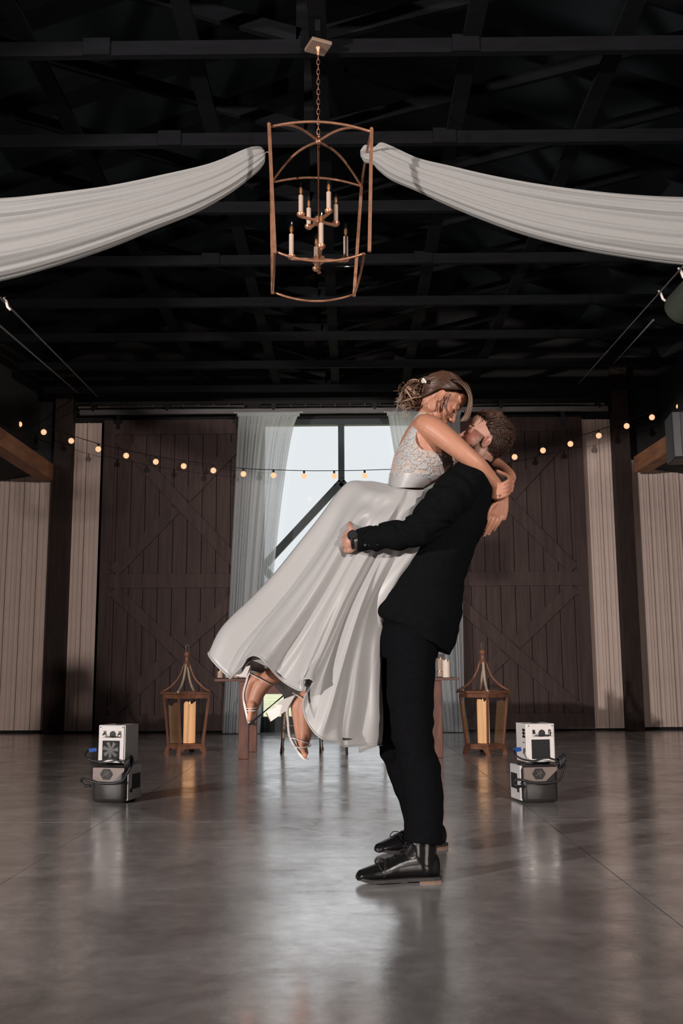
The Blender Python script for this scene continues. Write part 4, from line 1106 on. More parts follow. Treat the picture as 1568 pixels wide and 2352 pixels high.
# ------------------------------------------------------------------ lace-up boots
def boot(toe_px, heel_px, z_shaft, label, top, rtop):
    T, H = PZ(*toe_px, 0), PZ(*heel_px, 0); ax_ = (T - H); L = ax_.length; x = ax_.normalized(); y = Vector((0, 0, 1)).cross(x); 
    def Lc(a, b, c): return H + x * a * L + y * b + Vector((0, 0, c))
    up_ = MB(); rows = []
    prof = [(.015, .024, .085), (.05, .034, .100), (.15, .040, .112), (.30, .042, .118), (.42, .043, .112), (.52, .045, .100), (.62, .049, .084), (.72, .051, .070), (.82, .049, .060), (.90, .043, .052), (.96, .036, .046), (.995, .024, .034)]
    for a, wd, h in prof:
        row = []
        for k in range(16):
            t = 2 * PI * k / 16; cz = h / 2 + .008; row.append(Lc(a, math.cos(t) * wd, cz + math.sin(t) * (h / 2 - .004)))
        rows.append(row)
    up_.grid(rows, closed_u=True); up_.add(rows[0], [tuple(range(16))]); up_.add(rows[-1], [tuple(range(16))])
    limb(up_, [(Lc(.19, 0, .055), .044), (Lc(.20, 0, .09), .048), (Lc(.195, 0, .125), .051), (Lc(.19, 0, z_shaft), .053)], 18)
    limb(up_, [(Lc(.45, 0, .07), .034), (Lc(.36, 0, .10), .036), (Lc(.30, 0, .13), .035)], 14)
    bm_ = remesh(up_, .004, 5)
    b = put(bm_, label, 'black_leather', groom)
    sole = MB(); out = [(0.0, .02), (.02, .030), (.1, .036), (.25, .036), (.4, .034), (.55, .041), (.7, .049), (.82, .047), (.92, .038), (.985, .020), (1.01, .0)]
    poly = [Lc(a, w_ + .003, .008) for a, w_ in out] + [Lc(a, -w_ - .003, .008) for a, w_ in out[::-1][1:]]
    poly = [p + Vector((0, 0, .012 * max(0, ((p - H).dot(x) / L - .8) / .2) ** 2)) for p in poly]
    sole.prism(poly, (0, 0, .012)); sole.build('sole', 'sole_black', b)
    he = MB(); hp = [Lc(a, w_ + .002, 0) for a, w_ in ((-.005, .018), (.02, .031), (.1, .036), (.25, .035), (.27, .03))] + [Lc(a, -w_ - .002, 0) for a, w_ in ((.27, .03), (.25, .035), (.1, .036), (.02, .031), (-.005, .018))]
    he.prism(hp, (0, 0, .012)); he.build('boot_heel', 'heel_brown', b)
    sm = []
    bv = BVHTree.FromPolygons([tuple(v) for v in (verts_np(bm_) + np.array(G0))], [tuple(p.vertices) for p in bm_.polygons])
    def surf(a, t):
        o = Lc(a, 0, .035); d = (y * math.cos(t) + Vector((0, 0, 1)) * math.sin(t)); h = bv.ray_cast(o + d * .3, -d); return h[0] + d * .0005 if h[0] else o + d * .05
    MB().tube([surf(.70 - .02 * math.sin(t), t) for t in [PI * k / 14 - .1 for k in range(15)]], .002, 5).build('toe_cap_seam', 'sole_black', b)
    MB().tube([surf(.685 - .02 * math.sin(t), t) for t in [PI * k / 14 - .1 for k in range(15)]], .0014, 5).build('toe_cap_seam', 'sole_black', b)
    def front(zv, b_): # lace line on the front slope
        o = Lc(.3, b_, zv); h = bv.ray_cast(o + x * .4, -x); return h[0] if h[0] else o
    for k in range(6):
        zl = .068 + k * .014
        MB().tube([front(zl, -.022) + x * .002, front(zl + .007, 0) + x * .006, front(zl + .012, .022) + x * .002], .0024, 5).build('lace', 'cable_black', b)
        for s in (-1, 1):
            MB().ball(front(zl + .004, s * .024) + x * .001, .0028, 6, 5).build('eyelet', 'chrome' if k > 4 else 'black_metal', b)
    for s in (-1, 1):
        f0 = front(.085, 0) + x * .008
        MB().tube(crom([f0, f0 + x * .02 + y * s * .02 + Vector((0, 0, .004)), f0 + x * .03 + y * s * .035 - Vector((0, 0, .012)), f0 + x * .02 + y * s * .045 - Vector((0, 0, .03))], 4), .0022, 5).build('lace_end', 'cable_black', b)
    return b
boot((818, 2031), (1011, 2023), .17, 'lace_up_boot', None, 0)
boot((865, 1966), (1021, 1944), .16, 'lace_up_boot', None, 0)

# ================================================================== BRIDE
pb_ = math.radians(45)
fB, uB = Vector((math.cos(pb_), 0, -math.sin(pb_))), Vector((math.sin(pb_), 0, math.cos(pb_)))
Rz = Matrix.Rotation(.10, 3, 'Z'); fB = Rz @ fB; uB = Rz @ uB; yB = uB.cross(fB)
SB = .95
MBm = (Matrix((fB, yB, uB)).transposed() * 1.0).to_4x4(); MBm = MBm @ Matrix.Scale(SB, 4)
MBm.translation = P(1009, 912, YB - .075) + Vector((0, .075, 0))
bb = MB(); head_parts(bb, MBm, False)
limb(bb, [(MBm @ Vector((-.02, 0, -.02)), .052), (G(1000, 938), .050), (G(984, 962), .054), (G(975, 985), .06)], 18)
torso = [(955, 958, 1000, 962, .075), (938, 980, 1010, 982, .135), (922, 1008, 1024, 1008, .155), (911, 1038, 1037, 1040, .148), (905, 1062, 1040, 1064, .140), (899, 1090, 1022, 1092, .125), (896, 1115, 978, 1119, .112), (880, 1150, 925, 1158, .095), (855, 1200, 905, 1212, .10)]
rings(bb, torso, 30, 5)
arm = [(978, 978, -.125, .050), (992, 985, -.145, .053), (1012, 998, -.165, .050), (1042, 1022, -.185, .044), (1078, 1052, -.195, .037), (1100, 1071, -.185, .036), (1124, 1097, -.15, .030), (1142, 1118, -.12, .0255), (1151, 1136, -.105, .0245)]
limb(bb, [(G(x, y, d), r) for x, y, d, r in arm], 18, 5)
# right hand hanging open behind his back
palm = [(1152, 1138, -.10), (1151, 1152, -.095), (1147, 1168, -.09), (1140, 1183, -.085)]
for o_ in (-1.5, -.5, .5, 1.5):
    limb(bb, [(G(x + o_ * (4.5 + 2.0 * i), y + o_ * (1.2 + 1.0 * i), d + .004 * o_), .0135 if i else .016) for i, (x, y, d) in enumerate(palm)], 10, 3)
for (a, b_, c, e) in (((1127, 1178), (1118, 1194), (1110, 1210), (1105, 1222)), ((1134, 1183), (1126, 1201), (1118, 1217), (1112, 1230)), ((1142, 1187), (1135, 1203), (1128, 1216), (1122, 1227)), ((1151, 1188), (1145, 1200), (1139, 1210), (1134, 1218))):
    finger(bb, [G(*a, -.085), G(*b_, -.086), G(*c, -.075), G(*e, -.06)], .0092, .0062)
finger(bb, [G(1140, 1155, -.105), G(1128, 1166, -.115), G(1122, 1180, -.115), G(1119, 1192, -.105)], .0105, .007)
# left hand gripping the right wrist; left arm behind his neck
armf = [(978, 982, .12, .05), (1010, 1000, .19, .047), (1060, 1030, .245, .042), (1110, 1050, .24, .036), (1150, 1075, .13, .030), (1168, 1090, .02, .026), (1172, 1098, -.02, .025)]
limb(bb, [(G(x, y, d), r) for x, y, d, r in armf], 16, 5)
for q in range(4):
    limb(bb, [(G(1171, 1098 + q * 3, -.02), .019), (G(1172 + (1 - abs(q - 1.2)) * 2, 1098 + q * 9, -.085), .0155)], 10)
for q in range(4):
    k0 = G(1173 - max(0, q - 1) * 2.5, 1099 + q * 10.5, -.10)
    finger(bb, [k0, G(1166 - q, 1106 + q * 10, -.142), G(1152 - q * 1.2, 1113 + q * 9.5, -.155), G(1139, 1119 + q * 8, -.150), G(1131, 1122 + q * 7, -.135)], .0102, .0074)
finger(bb, [G(1168, 1098, -.07), G(1160, 1091, -.11), G(1150, 1086, -.135), G(1142, 1082, -.14)], .0108, .0078)
# legs (under the skirt) and feet
limb(bb, [(G(905, 1190, -.06), .075), (G(850, 1300, -.05), .068), (G(800, 1405, -.05), .055), (G(775, 1480, -.05), .05), (G(750, 1545, -.03), .042), (G(722, 1582, -.02), .035), (G(712, 1602, -.02), .036)], 18)
limb(bb, [(G(900, 1190, .07), .075), (G(830, 1300, .09), .068), (G(770, 1395, .11), .055), (G(740, 1470, .13), .05), (G(665, 1525, .13), .042), (G(618, 1558, .13), .036), (G(603, 1572, .13), .036)], 18)
def foot(anchors, toes, rt):
    limb(bb, anchors, 16, 5)
    for t in toes: finger(bb, [G(*p) for p in t], rt, rt * .85)
foot([(G(708, 1600, -.02), .038), (G(700, 1625, -.025), .038), (G(700, 1655, -.03), .035), (G(699, 1685, -.03), .032), (G(695, 1706, -.03), .026)],
     [], .01)
limb(bb, [(G(690, 1612, -.02), .028), (G(682, 1625, -.02), .026), (G(684, 1660, -.025), .02), (G(690, 1700, -.03), .02)], 14)
for i, o_ in enumerate((-1.6, -.6, .3, 1.1, 1.8)):
    limb(bb, [(G(697, 1690, -.03 + o_ * .012), .017), (G(692 + i * 1.6, 1712, -.032 + o_ * .017), .0125)], 10)
    finger(bb, [G(692 + i * 1.6, 1712, -.032 + o_ * .017), G(697 + i * 1.3, 1726 - i * 1.0, -.034 + o_ * .018), G(700 + i * 1.0, 1736 - i * 1.5, -.034 + o_ * .018)], .0098 if i else .0125, .0078 if i else .0105)
foot([(G(601, 1574, .13), .037), (G(592, 1590, .13), .033), (G(584, 1612, .125), .029), (G(577, 1632, .12), .024)], [], .01)
limb(bb, [(G(590, 1560, .13), .03), (G(576, 1570, .13), .026), (G(568, 1600, .125), .02), (G(570, 1628, .12), .019)], 14)
for i, o_ in enumerate((-1.6, -.6, .3, 1.1, 1.8)):
    limb(bb, [(G(580, 1618, .12 + o_ * .012), .015), (G(574, 1634, .118 + o_ * .015), .0115)], 10)
    finger(bb, [G(574, 1634, .118 + o_ * .015), G(573 + i * .5, 1645, .115 + o_ * .016), G(572 + i * .5, 1653 - i, .112 + o_ * .016)], .0105, .0085)
bme = remesh(bb, .0032, 3)
V = verts_np(bme); MBi = np.array(MBm.inverted()); loc_ = V @ MBi[:3, :3].T + MBi[:3, 3]
colr = np.tile(np.array([.47, .215, .135], np.float32), (len(V), 1))
blend((.098, 0, -.051), (.02, .03, .014), (.40, .09, .08), 1, colr, loc_)
for s in (-1, 1): blend((.062, s * .05, -.01), (.04, .04, .035), (.46, .16, .10), .6, colr, loc_)
# pale pink nails
for p in ((1105, 1223, -.06), (1112, 1231, -.06), (1122, 1228, -.06), (1134, 1219, -.06)):
    d = np.linalg.norm(V - np.array(G(*p)), axis=1); wgt = np.clip((.011 - d) / .004, 0, 1)[:, None]; colr = colr * (1 - wgt) + np.array([.58, .34, .28], np.float32) * wgt
paint(bme, colr)
B0 = Vector(G(712, 1745, -.03)); B0 = Vector((G(850, 1500).x, YB, G(700, 1748).z))
bbvh = BVHTree.FromPolygons([tuple(v) for v in V], [tuple(p.vertices) for p in bme.polygons])
bride = put(bme, 'person', 'skin', at=B0)
tag(bride, 'bride in white satin gown and white heels, lifted up with arms round the groom', 'person')
# ------------------------------------------------------------------ skirt
near = [
 [(893, 1112), (842, 1105), (793, 1120), (748, 1190), (695, 1262), (640, 1335), (585, 1398), (530, 1455), (505, 1506)],
 [(897, 1116), (856, 1122), (812, 1145), (765, 1215), (715, 1290), (655, 1365), (600, 1425), (548, 1490), (514, 1550)],
 [(903, 1118), (872, 1136), (830, 1172), (786, 1240), (738, 1320), (690, 1390), (645, 1445), (602, 1490), (572, 1513)],
 [(910, 1120), (887, 1148), (848, 1195), (806, 1262), (762, 1340), (720, 1412), (686, 1468), (655, 1515), (634, 1546)],
 [(920, 1122), (902, 1158), (868, 1215), (826, 1285), (784, 1365), (748, 1440), (720, 1505), (700, 1552), (690, 1588)],
 [(930, 1123), (914, 1163), (884, 1225), (842, 1300), (800, 1380), (768, 1455), (742, 1515), (725, 1550), (716, 1572)],
 [(940, 1124), (927, 1170), (898, 1238), (856, 1320), (816, 1405), (786, 1490), (760, 1570), (738, 1640), (721, 1684)],
 [(952, 1125), (941, 1177), (912, 1250), (868, 1338), (830, 1430), (806, 1520), (790, 1605), (778, 1665), (772, 1702)],
 [(968, 1125), (968, 1183), (938, 1262), (884, 1350), (850, 1445), (834, 1540), (828, 1620), (822, 1680), (822, 1712)],
 [(998, 1121), (1000, 1187), (960, 1270), (902, 1360), (882, 1455), (878, 1550), (878, 1620), (874, 1670), (867, 1707)]]
bdep = [.136, .158, .165, .168, .175, .195, .225, .255, .275]
def far_col(u):
    f = u * (len(near) - 1); i = min(int(f), len(near) - 2); t = f - i
    return [(a[0] * (1 - t) + b[0] * t, a[1] * (1 - t) + b[1] * t) for a, b in zip(near[i], near[i + 1])]
farhem = {.12: (545, 1536), .3: (610, 1552), .42: (662, 1602), .55: (722, 1612), .68: (762, 1688), .8: (815, 1716), .92: (846, 1722)}
SUB = 7; CS = 9
cols = []   # list of (u signed, column world pts)
ctrl = []
for i, c in enumerate(near):
    u = i / (len(near) - 1)
    side_f = {7: (1, 1, 1, .95), 8: (.85, .97, .97, .85), 9: (.35, .85, .85, .45)}
    ctrl.append([G(x, y, -bdep[j] * (side_f[i][j] if i in side_f and j < 4 else (math.sin(PI * u) ** .55 if 0 < u < 1 else 0))) for j, (x, y) in enumerate(c)])
for u, hem in sorted(farhem.items(), reverse=True):
    c = far_col(u); c = c[:-1] + [hem]
    c[-2] = ((c[-3][0] + hem[0]) / 2 * .5 + c[-2][0] * .5, (c[-3][1] + hem[1]) / 2 * .5 + c[-2][1] * .5)
    ctrl.append([G(x, y, bdep[j] * math.sin(PI * u) ** .6) for j, (x, y) in enumerate(c)])
nC = len(ctrl); nR = len(bdep)
colsR = [crom(c, SUB) for c in ctrl]               # refine along length
m_ = len(colsR[0]); rows = []
for i in range(m_):
    ring = [colsR[k][i] for k in range(nC)]
    ext = ring[-2:] + ring + ring[:3]
    fine = []
    for k in range(nC):
        a, b, c, d = ext[k + 1], ext[k + 2], ext[k + 3], ext[k + 4]
        for q in range(CS):
            t = q / CS
            fine.append(.5 * ((2 * b) + (c - a) * t + (2 * a - 5 * b + 4 * c - d) * t * t + (3 * b - a - 3 * c + d) * t ** 3))
    rows.append(fine)
nU = len(rows[0])
R_ = np.array([[list(p) for p in r] for r in rows])
# fold displacement along ring normals
ctr_ = R_.mean(axis=1, keepdims=True)
tan = np.roll(R_, -1, 1) - np.roll(R_, 1, 1)
lon = np.gradient(R_, axis=0)
nrm = np.cross(tan, lon); nrm /= (np.linalg.norm(nrm, axis=2, keepdims=True) + 1e-9)
sgn = np.sign(np.sum(nrm * (R_ - ctr_), axis=2, keepdims=True)); sgn[sgn == 0] = 1
sg = 1.0 if sgn.mean() > 0 else -1.0
nrm *= sg
tt = np.linspace(0, 1, m_)[:, None]; uu = (np.arange(nU) / (CS * 9.0))[None, :]      # 0..1 on near side, beyond on far
amp = .005 + .036 * np.clip(tt * 1.25, 0, 1) ** 1.1
f1 = np.sin(2 * PI * (4.2 * uu) + .9 + 1.2 * np.sin(3.0 * tt)); f2 = np.sin(2 * PI * 7.7 * uu + 2.1 - 1.6 * tt); f3 = np.sin(2 * PI * 13 * uu + 4 * tt)
sharp = np.sign(f1) * np.abs(f1) ** .75
amp = amp * np.clip((tt - .06) / .3, 0, 1)
fold = amp * (.85 * sharp + .38 * f2 + .05 * f3)
# swirling gathers high on the hip
sw = np.exp(-((tt - .2) / .10) ** 2) * np.exp(-((uu - .28) / .26) ** 2)
fold += sw * .011 * np.sin(2 * PI * (2.4 * uu + 5.5 * tt) + .5)
R2 = R_ + nrm * fold[..., None]
sk = MB(); sk.grid([[tuple(p) for p in r] for r in R2], closed_u=True)
sme = sk.mesh('skirt', (0, 0, 0), True, fix=True)
skirt = put(sme, 'skirt', 'satin', bride)
md = skirt.modifiers.new('solid', 'SOLIDIFY'); md.thickness = .003; md.offset = -1
# rolled hem tape
MB().tube([tuple(p) for p in R2[-1]], .0035, 6, closed=True).build('hem_tape', 'satin', bride, smooth=True)
# inner lining, a little shorter, seen inside the hem
lin = R_[:int(m_ * .985)].copy(); c_ = lin.mean(axis=1, keepdims=True); lin = c_ + (lin - c_) * .9 
lin += nrm[:lin.shape[0]] * (.012 * np.sin(2 * PI * 9 * uu + 3 * tt[:lin.shape[0]]) * tt[:lin.shape[0]])[..., None]
lm = MB(); lm.grid([[tuple(p) for p in r] for r in lin[m_ // 3:]], closed_u=True); lo = put(lm.mesh('lining', (0, 0, 0), True), 'lining', 'satin', bride)
# ------------------------------------------------------------------ bodice
tor = [(G(l, ly), G(r, ry), b) for l, ly, r, ry, b in torso]
def tsurf(px, py, off=.006, far=False):
    rows_ = [((l, ly), (r, ry), b) for l, ly, r, ry, b in torso]
    for i in range(len(rows_) - 1):
        y0 = (rows_[i][0][1] + rows_[i][1][1]) / 2; y1 = (rows_[i + 1][0][1] + rows_[i + 1][1][1]) / 2
        if py <= y1 or i == len(rows_) - 2:
            t = (py - y0) / (y1 - y0); t = max(-.3, min(1.2, t))
            L = rows_[i][0][0] * (1 - t) + rows_[i + 1][0][0] * t; R = rows_[i][1][0] * (1 - t) + rows_[i + 1][1][0] * t
            b = rows_[i][2] * (1 - t) + rows_[i + 1][2] * t; break
    mid, h = (L + R) / 2, (R - L) / 2
    c = max(-1, min(1, (px - mid) / h)); s = math.sqrt(max(0, 1 - c * c))
    p = G(mid + c * (h + off * 545), py, (1 if far else -1) * (b + off) * s)
    return p
def silh(py):
    y = py; rows_ = torso
    for i in range(len(rows_) - 1):
        y0, y1 = rows_[i][1], rows_[i + 1][1]
        if y <= y1:
            t = (y - y0) / (y1 - y0); return rows_[i][0] * (1 - t) + rows_[i + 1][0] * t, rows_[i][2] * (1 - t) + rows_[i + 1][2] * t
    return rows_[-1][0], rows_[-1][2]
edge = [(947, 966, 979), (956, 958, 974), (968, 951, 967), (985, 943, 960), (1000, 936, 956), (1012, 929, 956), (1022, 922, 959), (1032, 916, 968), (1038, 912, 990), (1044, 909, 1040), (1062, 904, 1044), (1080, 901, 1037), (1098, 897, 1020), (1120, 892, 998)]
def edges_at(py):
    for i in range(len(edge) - 1):
        if py <= edge[i + 1][0]:
            t = (py - edge[i][0]) / (edge[i + 1][0] - edge[i][0]); return edge[i][1] * (1 - t) + edge[i + 1][1] * t, edge[i][2] * (1 - t) + edge[i + 1][2] * t
    return edge[-1][1:]
bod = MB()
for far in (False, True):
    rows = []
    for i in range(46):
        py = 947 + (1120 - 947) * i / 45; l, r = edges_at(py)
        rows.append([tsurf(l + (r - l) * (.5 - .5 * math.cos(PI * k / 24)), py, .007, far) for k in range(25)])
    bod.grid(rows)
bodice = bod.build('bodice', 'lace_net', bride, smooth=True)
md = bodice.modifiers.new('solid', 'SOLIDIFY'); md.thickness = .003; md.offset = 0
# plain satin waist band
wb_ = MB(); rows = []
for i in range(5):
    py = 1086 + 34 * i / 4; l, r = edges_at(py)
    rows.append([tsurf(l + (r - l) * (.5 - .5 * math.cos(PI * k / 24)), py, .0095, False) for k in range(25)] + [tsurf(l + (r - l) * (.5 + .5 * math.cos(PI * k / 24)), py, .0095, True) for k in range(1, 24)])
wb_.grid(rows, closed_u=True); wb_.build('waist_band', 'satin', bride, smooth=True)
# lace leaves and flowers, raised on the net
lv = MB(); rl = random.Random(11)
def leaf(px, py, ang, L, W_):
    pts = []
    for k in range(7):
        f = k / 6; wdt = W_ * math.sin(PI * min(1, f * .92 + .05)) ** .8
        bend = .18 * L * math.sin(PI * f)
        x = math.cos(ang) * f * L - math.sin(ang) * bend; y = math.sin(ang) * f * L + math.cos(ang) * bend
        nx, ny = -math.sin(ang), math.cos(ang)
        pts.append(((px + x + nx * wdt, py + y + ny * wdt), (px + x, py + y), (px + x - nx * wdt, py + y - ny * wdt)))
    g = [[tsurf(a[0], a[1], .0105) , tsurf(b[0], b[1], .0135), tsurf(c[0], c[1], .0105)] for a, b, c in pts]
    lv.grid(g)
n_ = 0
while n_ < 230:
    py = rl.uniform(958, 1092); l, r = edges_at(py); px = rl.uniform(l + 2, r - 4)
    if 1012 < py < 1032 and px < 925 + 20 and rl.random() < .7: continue
    base = math.radians(-60 if py < 1010 else rl.choice((-25, 20, 150, 200, -70)))
    L = rl.uniform(9, 17)
    a = base + rl.uniform(-.5, .5)
    ex, ey = px + math.cos(a) * L, py + math.sin(a) * L
    if ey < 947 or ey > 1098: continue
    l2, r2 = edges_at(ey)
    if ex < l2 or ex > r2: continue
    leaf(px, py, a, L, rl.uniform(1.6, 2.8)); n_ += 1
for fx, fy in ((974, 1071), (925, 1062), (1005, 1052), (990, 1098), (1024, 1068)):
    for k in range(6): leaf(fx, fy, k * PI / 3, 9, 3.2)
lo = lv.build('lace_applique', 'lace', bride, smooth=True); lo['kind'] = 'stuff'
# covered buttons down the back
for k in range(9):
    py = 1092 + k * 3.3; l, r = silh(py); q = G(l - 4.5, py)
    MB().ball(q, .0042, 8, 6).build('back_button', 'pearl', bride, smooth=True)
# ------------------------------------------------------------------ hair
bh = Strands(); rb = random.Random(5)
c_root, c_mid, c_tip = (.046, .019, .011), (.082, .038, .022), (.34, .21, .14)
def bproj(d, o=(-.005, 0, .035), lift=.006):
    p, n = cast(bbvh, MBm, d, o)
    return (p + n * lift if p is not None else None)
bun_c = P(949, 907, YB + .0)
bl = MBm.inverted() @ bun_c
def hairline(v):  # hairline start direction: v in 0..1 from far-side temple over forehead to near-side nape
    a = -PI * .93 + 2 * PI * .93 * v   # angle around the face axis
    return a
HL = [Vector(v) for v in ((.72, 0, .75), (.66, .38, .66), (.44, .78, .46), (.12, .98, .14), (-.22, .92, -.12), (-.42, .78, -.48), (-.5, .45, -.75), (-.55, .1, -.85))]
bun_d = (bl - Vector((-.005, 0, .035))).normalized()
def hair_dir(th, side, f):
    x = th * (len(HL) - 1); i = min(int(x), len(HL) - 2); a = HL[i].lerp(HL[i + 1], x - i); st = Vector((a.x, a.y * side, a.z))
    m1 = Vector((-.45, side * .5, .9)); m2 = (st + bun_d) * .5; k = min(1, th * 1.25); mid_ = m1 * (1 - k) + m2 * k
    return st * (1 - f) ** 2 + mid_ * 2 * f * (1 - f) + bun_d * f * f
for i in range(620):
    side = -1 if rb.random() < .62 else 1; th = rb.random(); lift = rb.uniform(.003, .012) * (1.3 - th)
    pts = []
    for k in range(11):
        f = k / 10
        p = bproj(hair_dir(th, side, f), lift=.0025 + lift * math.sin(PI * min(1, f * .85 + .1)))
        if p is not None and (not pts or (p - pts[-1]).length < .05): pts.append(p)
    if len(pts) < 5: continue
    sh = rb.uniform(.7, 1.25)
    bh.add(pts, .0040, .0032, tuple(c * sh for c in c_root), tuple(c * sh for c in c_mid), 5)
# scalp under the strands
cg = MB(); rows = []
for i in range(22):
    row = []
    for k in range(33):
        a = -1 + 2 * k / 32; p = bproj(hair_dir(abs(a) ** .9, 1 if a > 0 else -1, i / 21), lift=.004)
        row.append(p if p is not None else (row[-1] if row else MBm @ Vector((-.1, 0, .03))))
    rows.append(row)
cg.grid(rows); bh.raw(cg, c_root)
# loose bun: coils of hair
for i in range(120):
    r = rb.uniform(.020, .054); a0 = rb.uniform(0, 6.28); sp = rb.uniform(2.2, 4.5) * rb.choice((-1, 1))
    axn = Vector((rb.gauss(0, .5), rb.gauss(0, .9), rb.gauss(0, .5))).normalized(); e1 = axn.orthogonal().normalized(); e2 = axn.cross(e1)
    off = Vector((rb.gauss(0, .012), rb.gauss(0, .012), rb.gauss(0, .012)))
    pts = [bun_c + off + e1 * math.cos(a0 + sp * k / 9) * r + e2 * math.sin(a0 + sp * k / 9) * r * .9 + axn * .008 * k / 9 for k in range(10)]
    sh = rb.uniform(.8, 1.3); tip = c_tip if rb.random() < .55 else c_mid
    bh.add(pts, .0050, .0032, tuple(c * sh for c in c_mid), tuple(c * sh for c in tip), 5)
bh.raw(MB().ball(bun_c, .036, 14, 10), c_root)
# joining twist from the crown into the bun
for i in range(60):
    a = MBm @ Vector((-.095, rb.uniform(-.05, .05), rb.uniform(-.02, .07))); b = bun_c + Vector((rb.gauss(0, .014), rb.gauss(0, .02), rb.gauss(0, .018)))
    m2 = (a + b) / 2 + Vector((0, rb.gauss(0, .01), .012))
    bh.add(crom([a, m2, b], 3), .0045, .004, c_root, c_mid, 5)
# wispy ends off the bun
for i in range(70):
    a = bun_c + Vector((rb.uniform(-.045, .0), rb.uniform(-.03, .03), rb.uniform(-.045, .03)))
    dx = Vector((rb.uniform(-.05, .0), rb.gauss(0, .012), rb.uniform(-.055, .015)))
    pts = crom([a, a + dx * .5 + Vector((-.006, 0, .010)), a + dx * .85 + Vector((.006, 0, -.008)), a + dx + Vector((-.008, 0, -.012))], 4)
    bh.add(pts, .0016, .0004, c_mid, (.60, .45, .33), 4)
# front lock falling past the forehead, and loose curls by the ear
for i in range(130):
    o = rb.gauss(0, 1.6); dy = -.03 + rb.gauss(0, .022)
    pts = crom([G(1038 + o * 3, 870 + abs(o) * 2, dy), G(1064 + o * 2.2, 882 + rb.gauss(0, 2), dy - .01), G(1079 + o * 1.2, 908, dy - .012), G(1078 + o * 1.6, 936, dy - .008), G(1070 + o * 2.2, 958, dy), G(1063 + o * 2.2, 968, dy + .01)], 4)
    sh = rb.uniform(.8, 1.2)
    bh.add(pts, .0034, .0012, tuple(c * sh for c in c_root), tuple(c * sh * .7 for c in c_tip), 5)
for pts in ([(1018, 912), (1022, 922), (1020, 935), (1026, 945), (1025, 958)], [(1020, 910), (1020, 922), (1024, 935), (1030, 948), (1033, 958)], [(1034, 906), (1028, 920), (1025, 934), (1028, 950)], [(1006, 918), (1004, 927), (1003, 940), (1005, 948)]):
    for q in range(4):
        bh.add(crom([G(x + rb.gauss(0, .7), y, -.088 + rb.gauss(0, .003)) for x, y in pts], 5), .0013, .0006, c_mid, c_mid, 4)
bh.build('hair', bride)
fx_ = Strands(); dk = (.015, .01, .008)
for s in (-1, 1):
    arc_ = [Vector((.088 - .016 * f * f, s * (.018 + .028 * f), .016 - .007 * math.sin(PI * f))) for f in (0, .2, .4, .6, .8, 1)]
    fx_.add([MBm @ v for v in arc_], .0017, .0014, dk, dk, 5)
    for k in range(9):
        f = .15 + .85 * k / 8; v = Vector((.088 - .016 * f * f, s * (.018 + .028 * f), .016 - .007 * math.sin(PI * f)))
        fx_.add([MBm @ v, MBm @ (v + Vector((.008, s * .003 * f, -.004))), MBm @ (v + Vector((.013, s * .005 * f, -.003)))], .0009, .0004, dk, dk, 4)
    for k in range(14):
        f = k / 13; a = Vector((.094 - .022 * f * f, s * (.012 + .036 * f), .041 + .007 * math.sin(PI * f)))
        fx_.add([MBm @ a, MBm @ (a + Vector((.001, s * .006, .002)))], .0016, .0008, (.06, .03, .02), (.06, .03, .02), 4)
fx_.build('lashes_and_brows', bride)
# hair comb with pearls, earring, ring
hc = MB(); rc = random.Random(2)
for k in range(12): hc.ball(P(973 + rc.uniform(-4, 4), 874 + rc.uniform(-5, 5), YB - .075 + rc.uniform(-.01, .015)), .0042, 8, 6)
hc.build('pearl_comb', 'pearl', bride, smooth=True)
MB().ball(P(1004, 931, YB - .085), .0035, 8, 6).build('earring', 'silver', bride, smooth=True)
rp = G(1147, 1139, -.162)
MB().tube([rp + Vector((0, math.cos(a) * .0095 + .006, math.sin(a) * .0095)) for a in [2 * PI * k / 12 for k in range(12)]], .0016, 5, closed=True).ball(rp + Vector((0, -.005, .002)), .0042, 8, 6).build('ring', 'silver', bride, smooth=True)
# ------------------------------------------------------------------ sandals
def strap_band(name, pts, wd, th=.0022, par=None):
    MB().tube(crom(pts, 5), wd, 8, flat=th / wd).build(name, 'shoe_white', par or bride, smooth=True)
def sole_strip(name, pts, wy, th, m, par):
    """pts: (px,py,dy,width) along the sole, thickness away from the foot"""
    P3 = crom([G(x, y, d) for x, y, d, w_ in pts], 5); ws = crom([Vector((w_, 0, 0)) for *_, w_ in pts], 5)
    rows = []
    for i, p in enumerate(P3):
        d = (P3[min(i + 1, len(P3) - 1)] - P3[max(i - 1, 0)]).normalized(); n = d.cross(Vector((0, 1, 0))).normalized(); w_ = ws[i].x
        rows.append([p - Vector((0, w_, 0)), p - Vector((0, w_, 0)) + n * th, p + Vector((0, w_, 0)) + n * th, p + Vector((0, w_, 0))])
    m_ = MB().grid(rows, closed_u=True); m_.add(rows[0], [(3, 2, 1, 0)]); m_.add(rows[-1], [(0, 1, 2, 3)])
    return m_.build(name, m, par)
s1 = sole_strip('sandal', [(672, 1602, -.02, .018), (658, 1628, -.02, .028), (659, 1655, -.022, .026), (663, 1690, -.028, .030), (676, 1716, -.03, .038), (694, 1740, -.03, .036), (706, 1749, -.03, .020)], 0, .008, 'shoe_white', bride)
hb = MB(); A = [G(676, 1594, -.02), G(652, 1612, -.02), G(660, 1636, -.02)]
quad0 = [G(678, 1596, -.048), G(656, 1634, -.048), G(656, 1634, .008), G(678, 1596, .008)]; quad1 = [G(612, 1636, -.044), G(622, 1657, -.044), G(622, 1657, .004), G(612, 1636, .004)]
quadm = [G(650, 1606, -.046), G(655, 1634, -.046), G(655, 1634, .006), G(650, 1606, .006)]
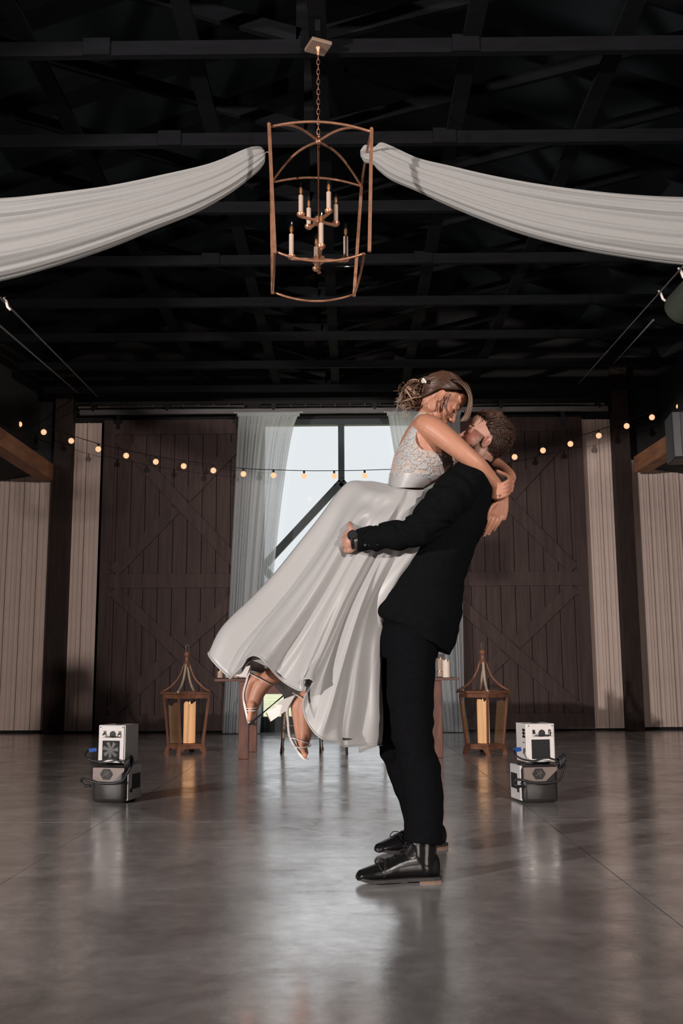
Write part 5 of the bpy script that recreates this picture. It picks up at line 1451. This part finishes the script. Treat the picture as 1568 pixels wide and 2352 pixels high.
hb.grid([quad0, quadm, quad1], closed_u=True); hb.add(quad1, [(0, 1, 2, 3)]); hb.add(quad0, [(3, 2, 1, 0)])
hb.build('block_heel', 'shoe_white', s1)
tipq = [p + (p - q).normalized() * .004 for p, q in zip(quad1, quadm)]
MB().grid([quad1, tipq], closed_u=True).add(tipq, [(0, 1, 2, 3)]).build('heel_tip', 'heel_brown', s1)
def cone_ring(cpx, r_, tilt, n=20, rr=None): pass
an = [G(677, 1594, -.04), G(692, 1602, -.064), G(712, 1616, -.064), G(731, 1622, -.045), G(737, 1619, -.015), G(728, 1608, .02), G(700, 1596, .028), G(677, 1592, .0)]
strap_band('ankle_strap', an + [an[0]], .008, par=s1)
bq = G(703, 1611, -.069); MB().tube([bq + Vector((sx * .010, 0, sz * .009)) for sx, sz in ((-1, -1), (1, -1), (1, 1), (-1, 1))], .0018, 5, closed=True).build('buckle', 'silver', s1)
strap_band('toe_strap', [G(664, 1694, -.055), G(680, 1697, -.074), G(700, 1704, -.075), G(710, 1707, -.04), G(700, 1704, .015)], .0072, par=s1)
strap_band('toe_strap', [G(674, 1714, -.062), G(686, 1717, -.082), G(704, 1716, -.078), G(711, 1712, -.035), G(700, 1712, .012)], .0072, par=s1)
s2 = sole_strip('sandal', [(573, 1532, .13, .016), (566, 1560, .13, .026), (558, 1590, .128, .024), (559, 1612, .125, .026), (564, 1634, .12, .032), (568, 1652, .118, .030), (570, 1661, .117, .018)], 0, .008, 'shoe_white', bride)
hb = MB(); q0 = [G(575, 1528, .105), G(565, 1556, .105), G(565, 1556, .158), G(575, 1528, .158)]; q1 = [G(538, 1540, .108), G(542, 1553, .108), G(542, 1553, .152), G(538, 1540, .152)]
hb.grid([q0, q1], closed_u=True); hb.add(q1, [(0, 1, 2, 3)]); hb.add(q0, [(3, 2, 1, 0)]); hb.build('block_heel', 'shoe_white', s2)
strap_band('toe_strap', [G(562, 1626, .10), G(572, 1627, .085), G(586, 1626, .09), G(590, 1623, .12)], .007, par=s2)
strap_band('toe_strap', [G(563, 1631, .10), G(572, 1633, .082), G(585, 1632, .088), G(588, 1629, .12)], .006, par=s2)
strap_band('ankle_strap', [G(575, 1548, .10), G(595, 1558, .082), G(618, 1570, .09), G(622, 1570, .13), G(600, 1556, .17), G(576, 1546, .16), G(575, 1548, .10)], .0058, par=s2)
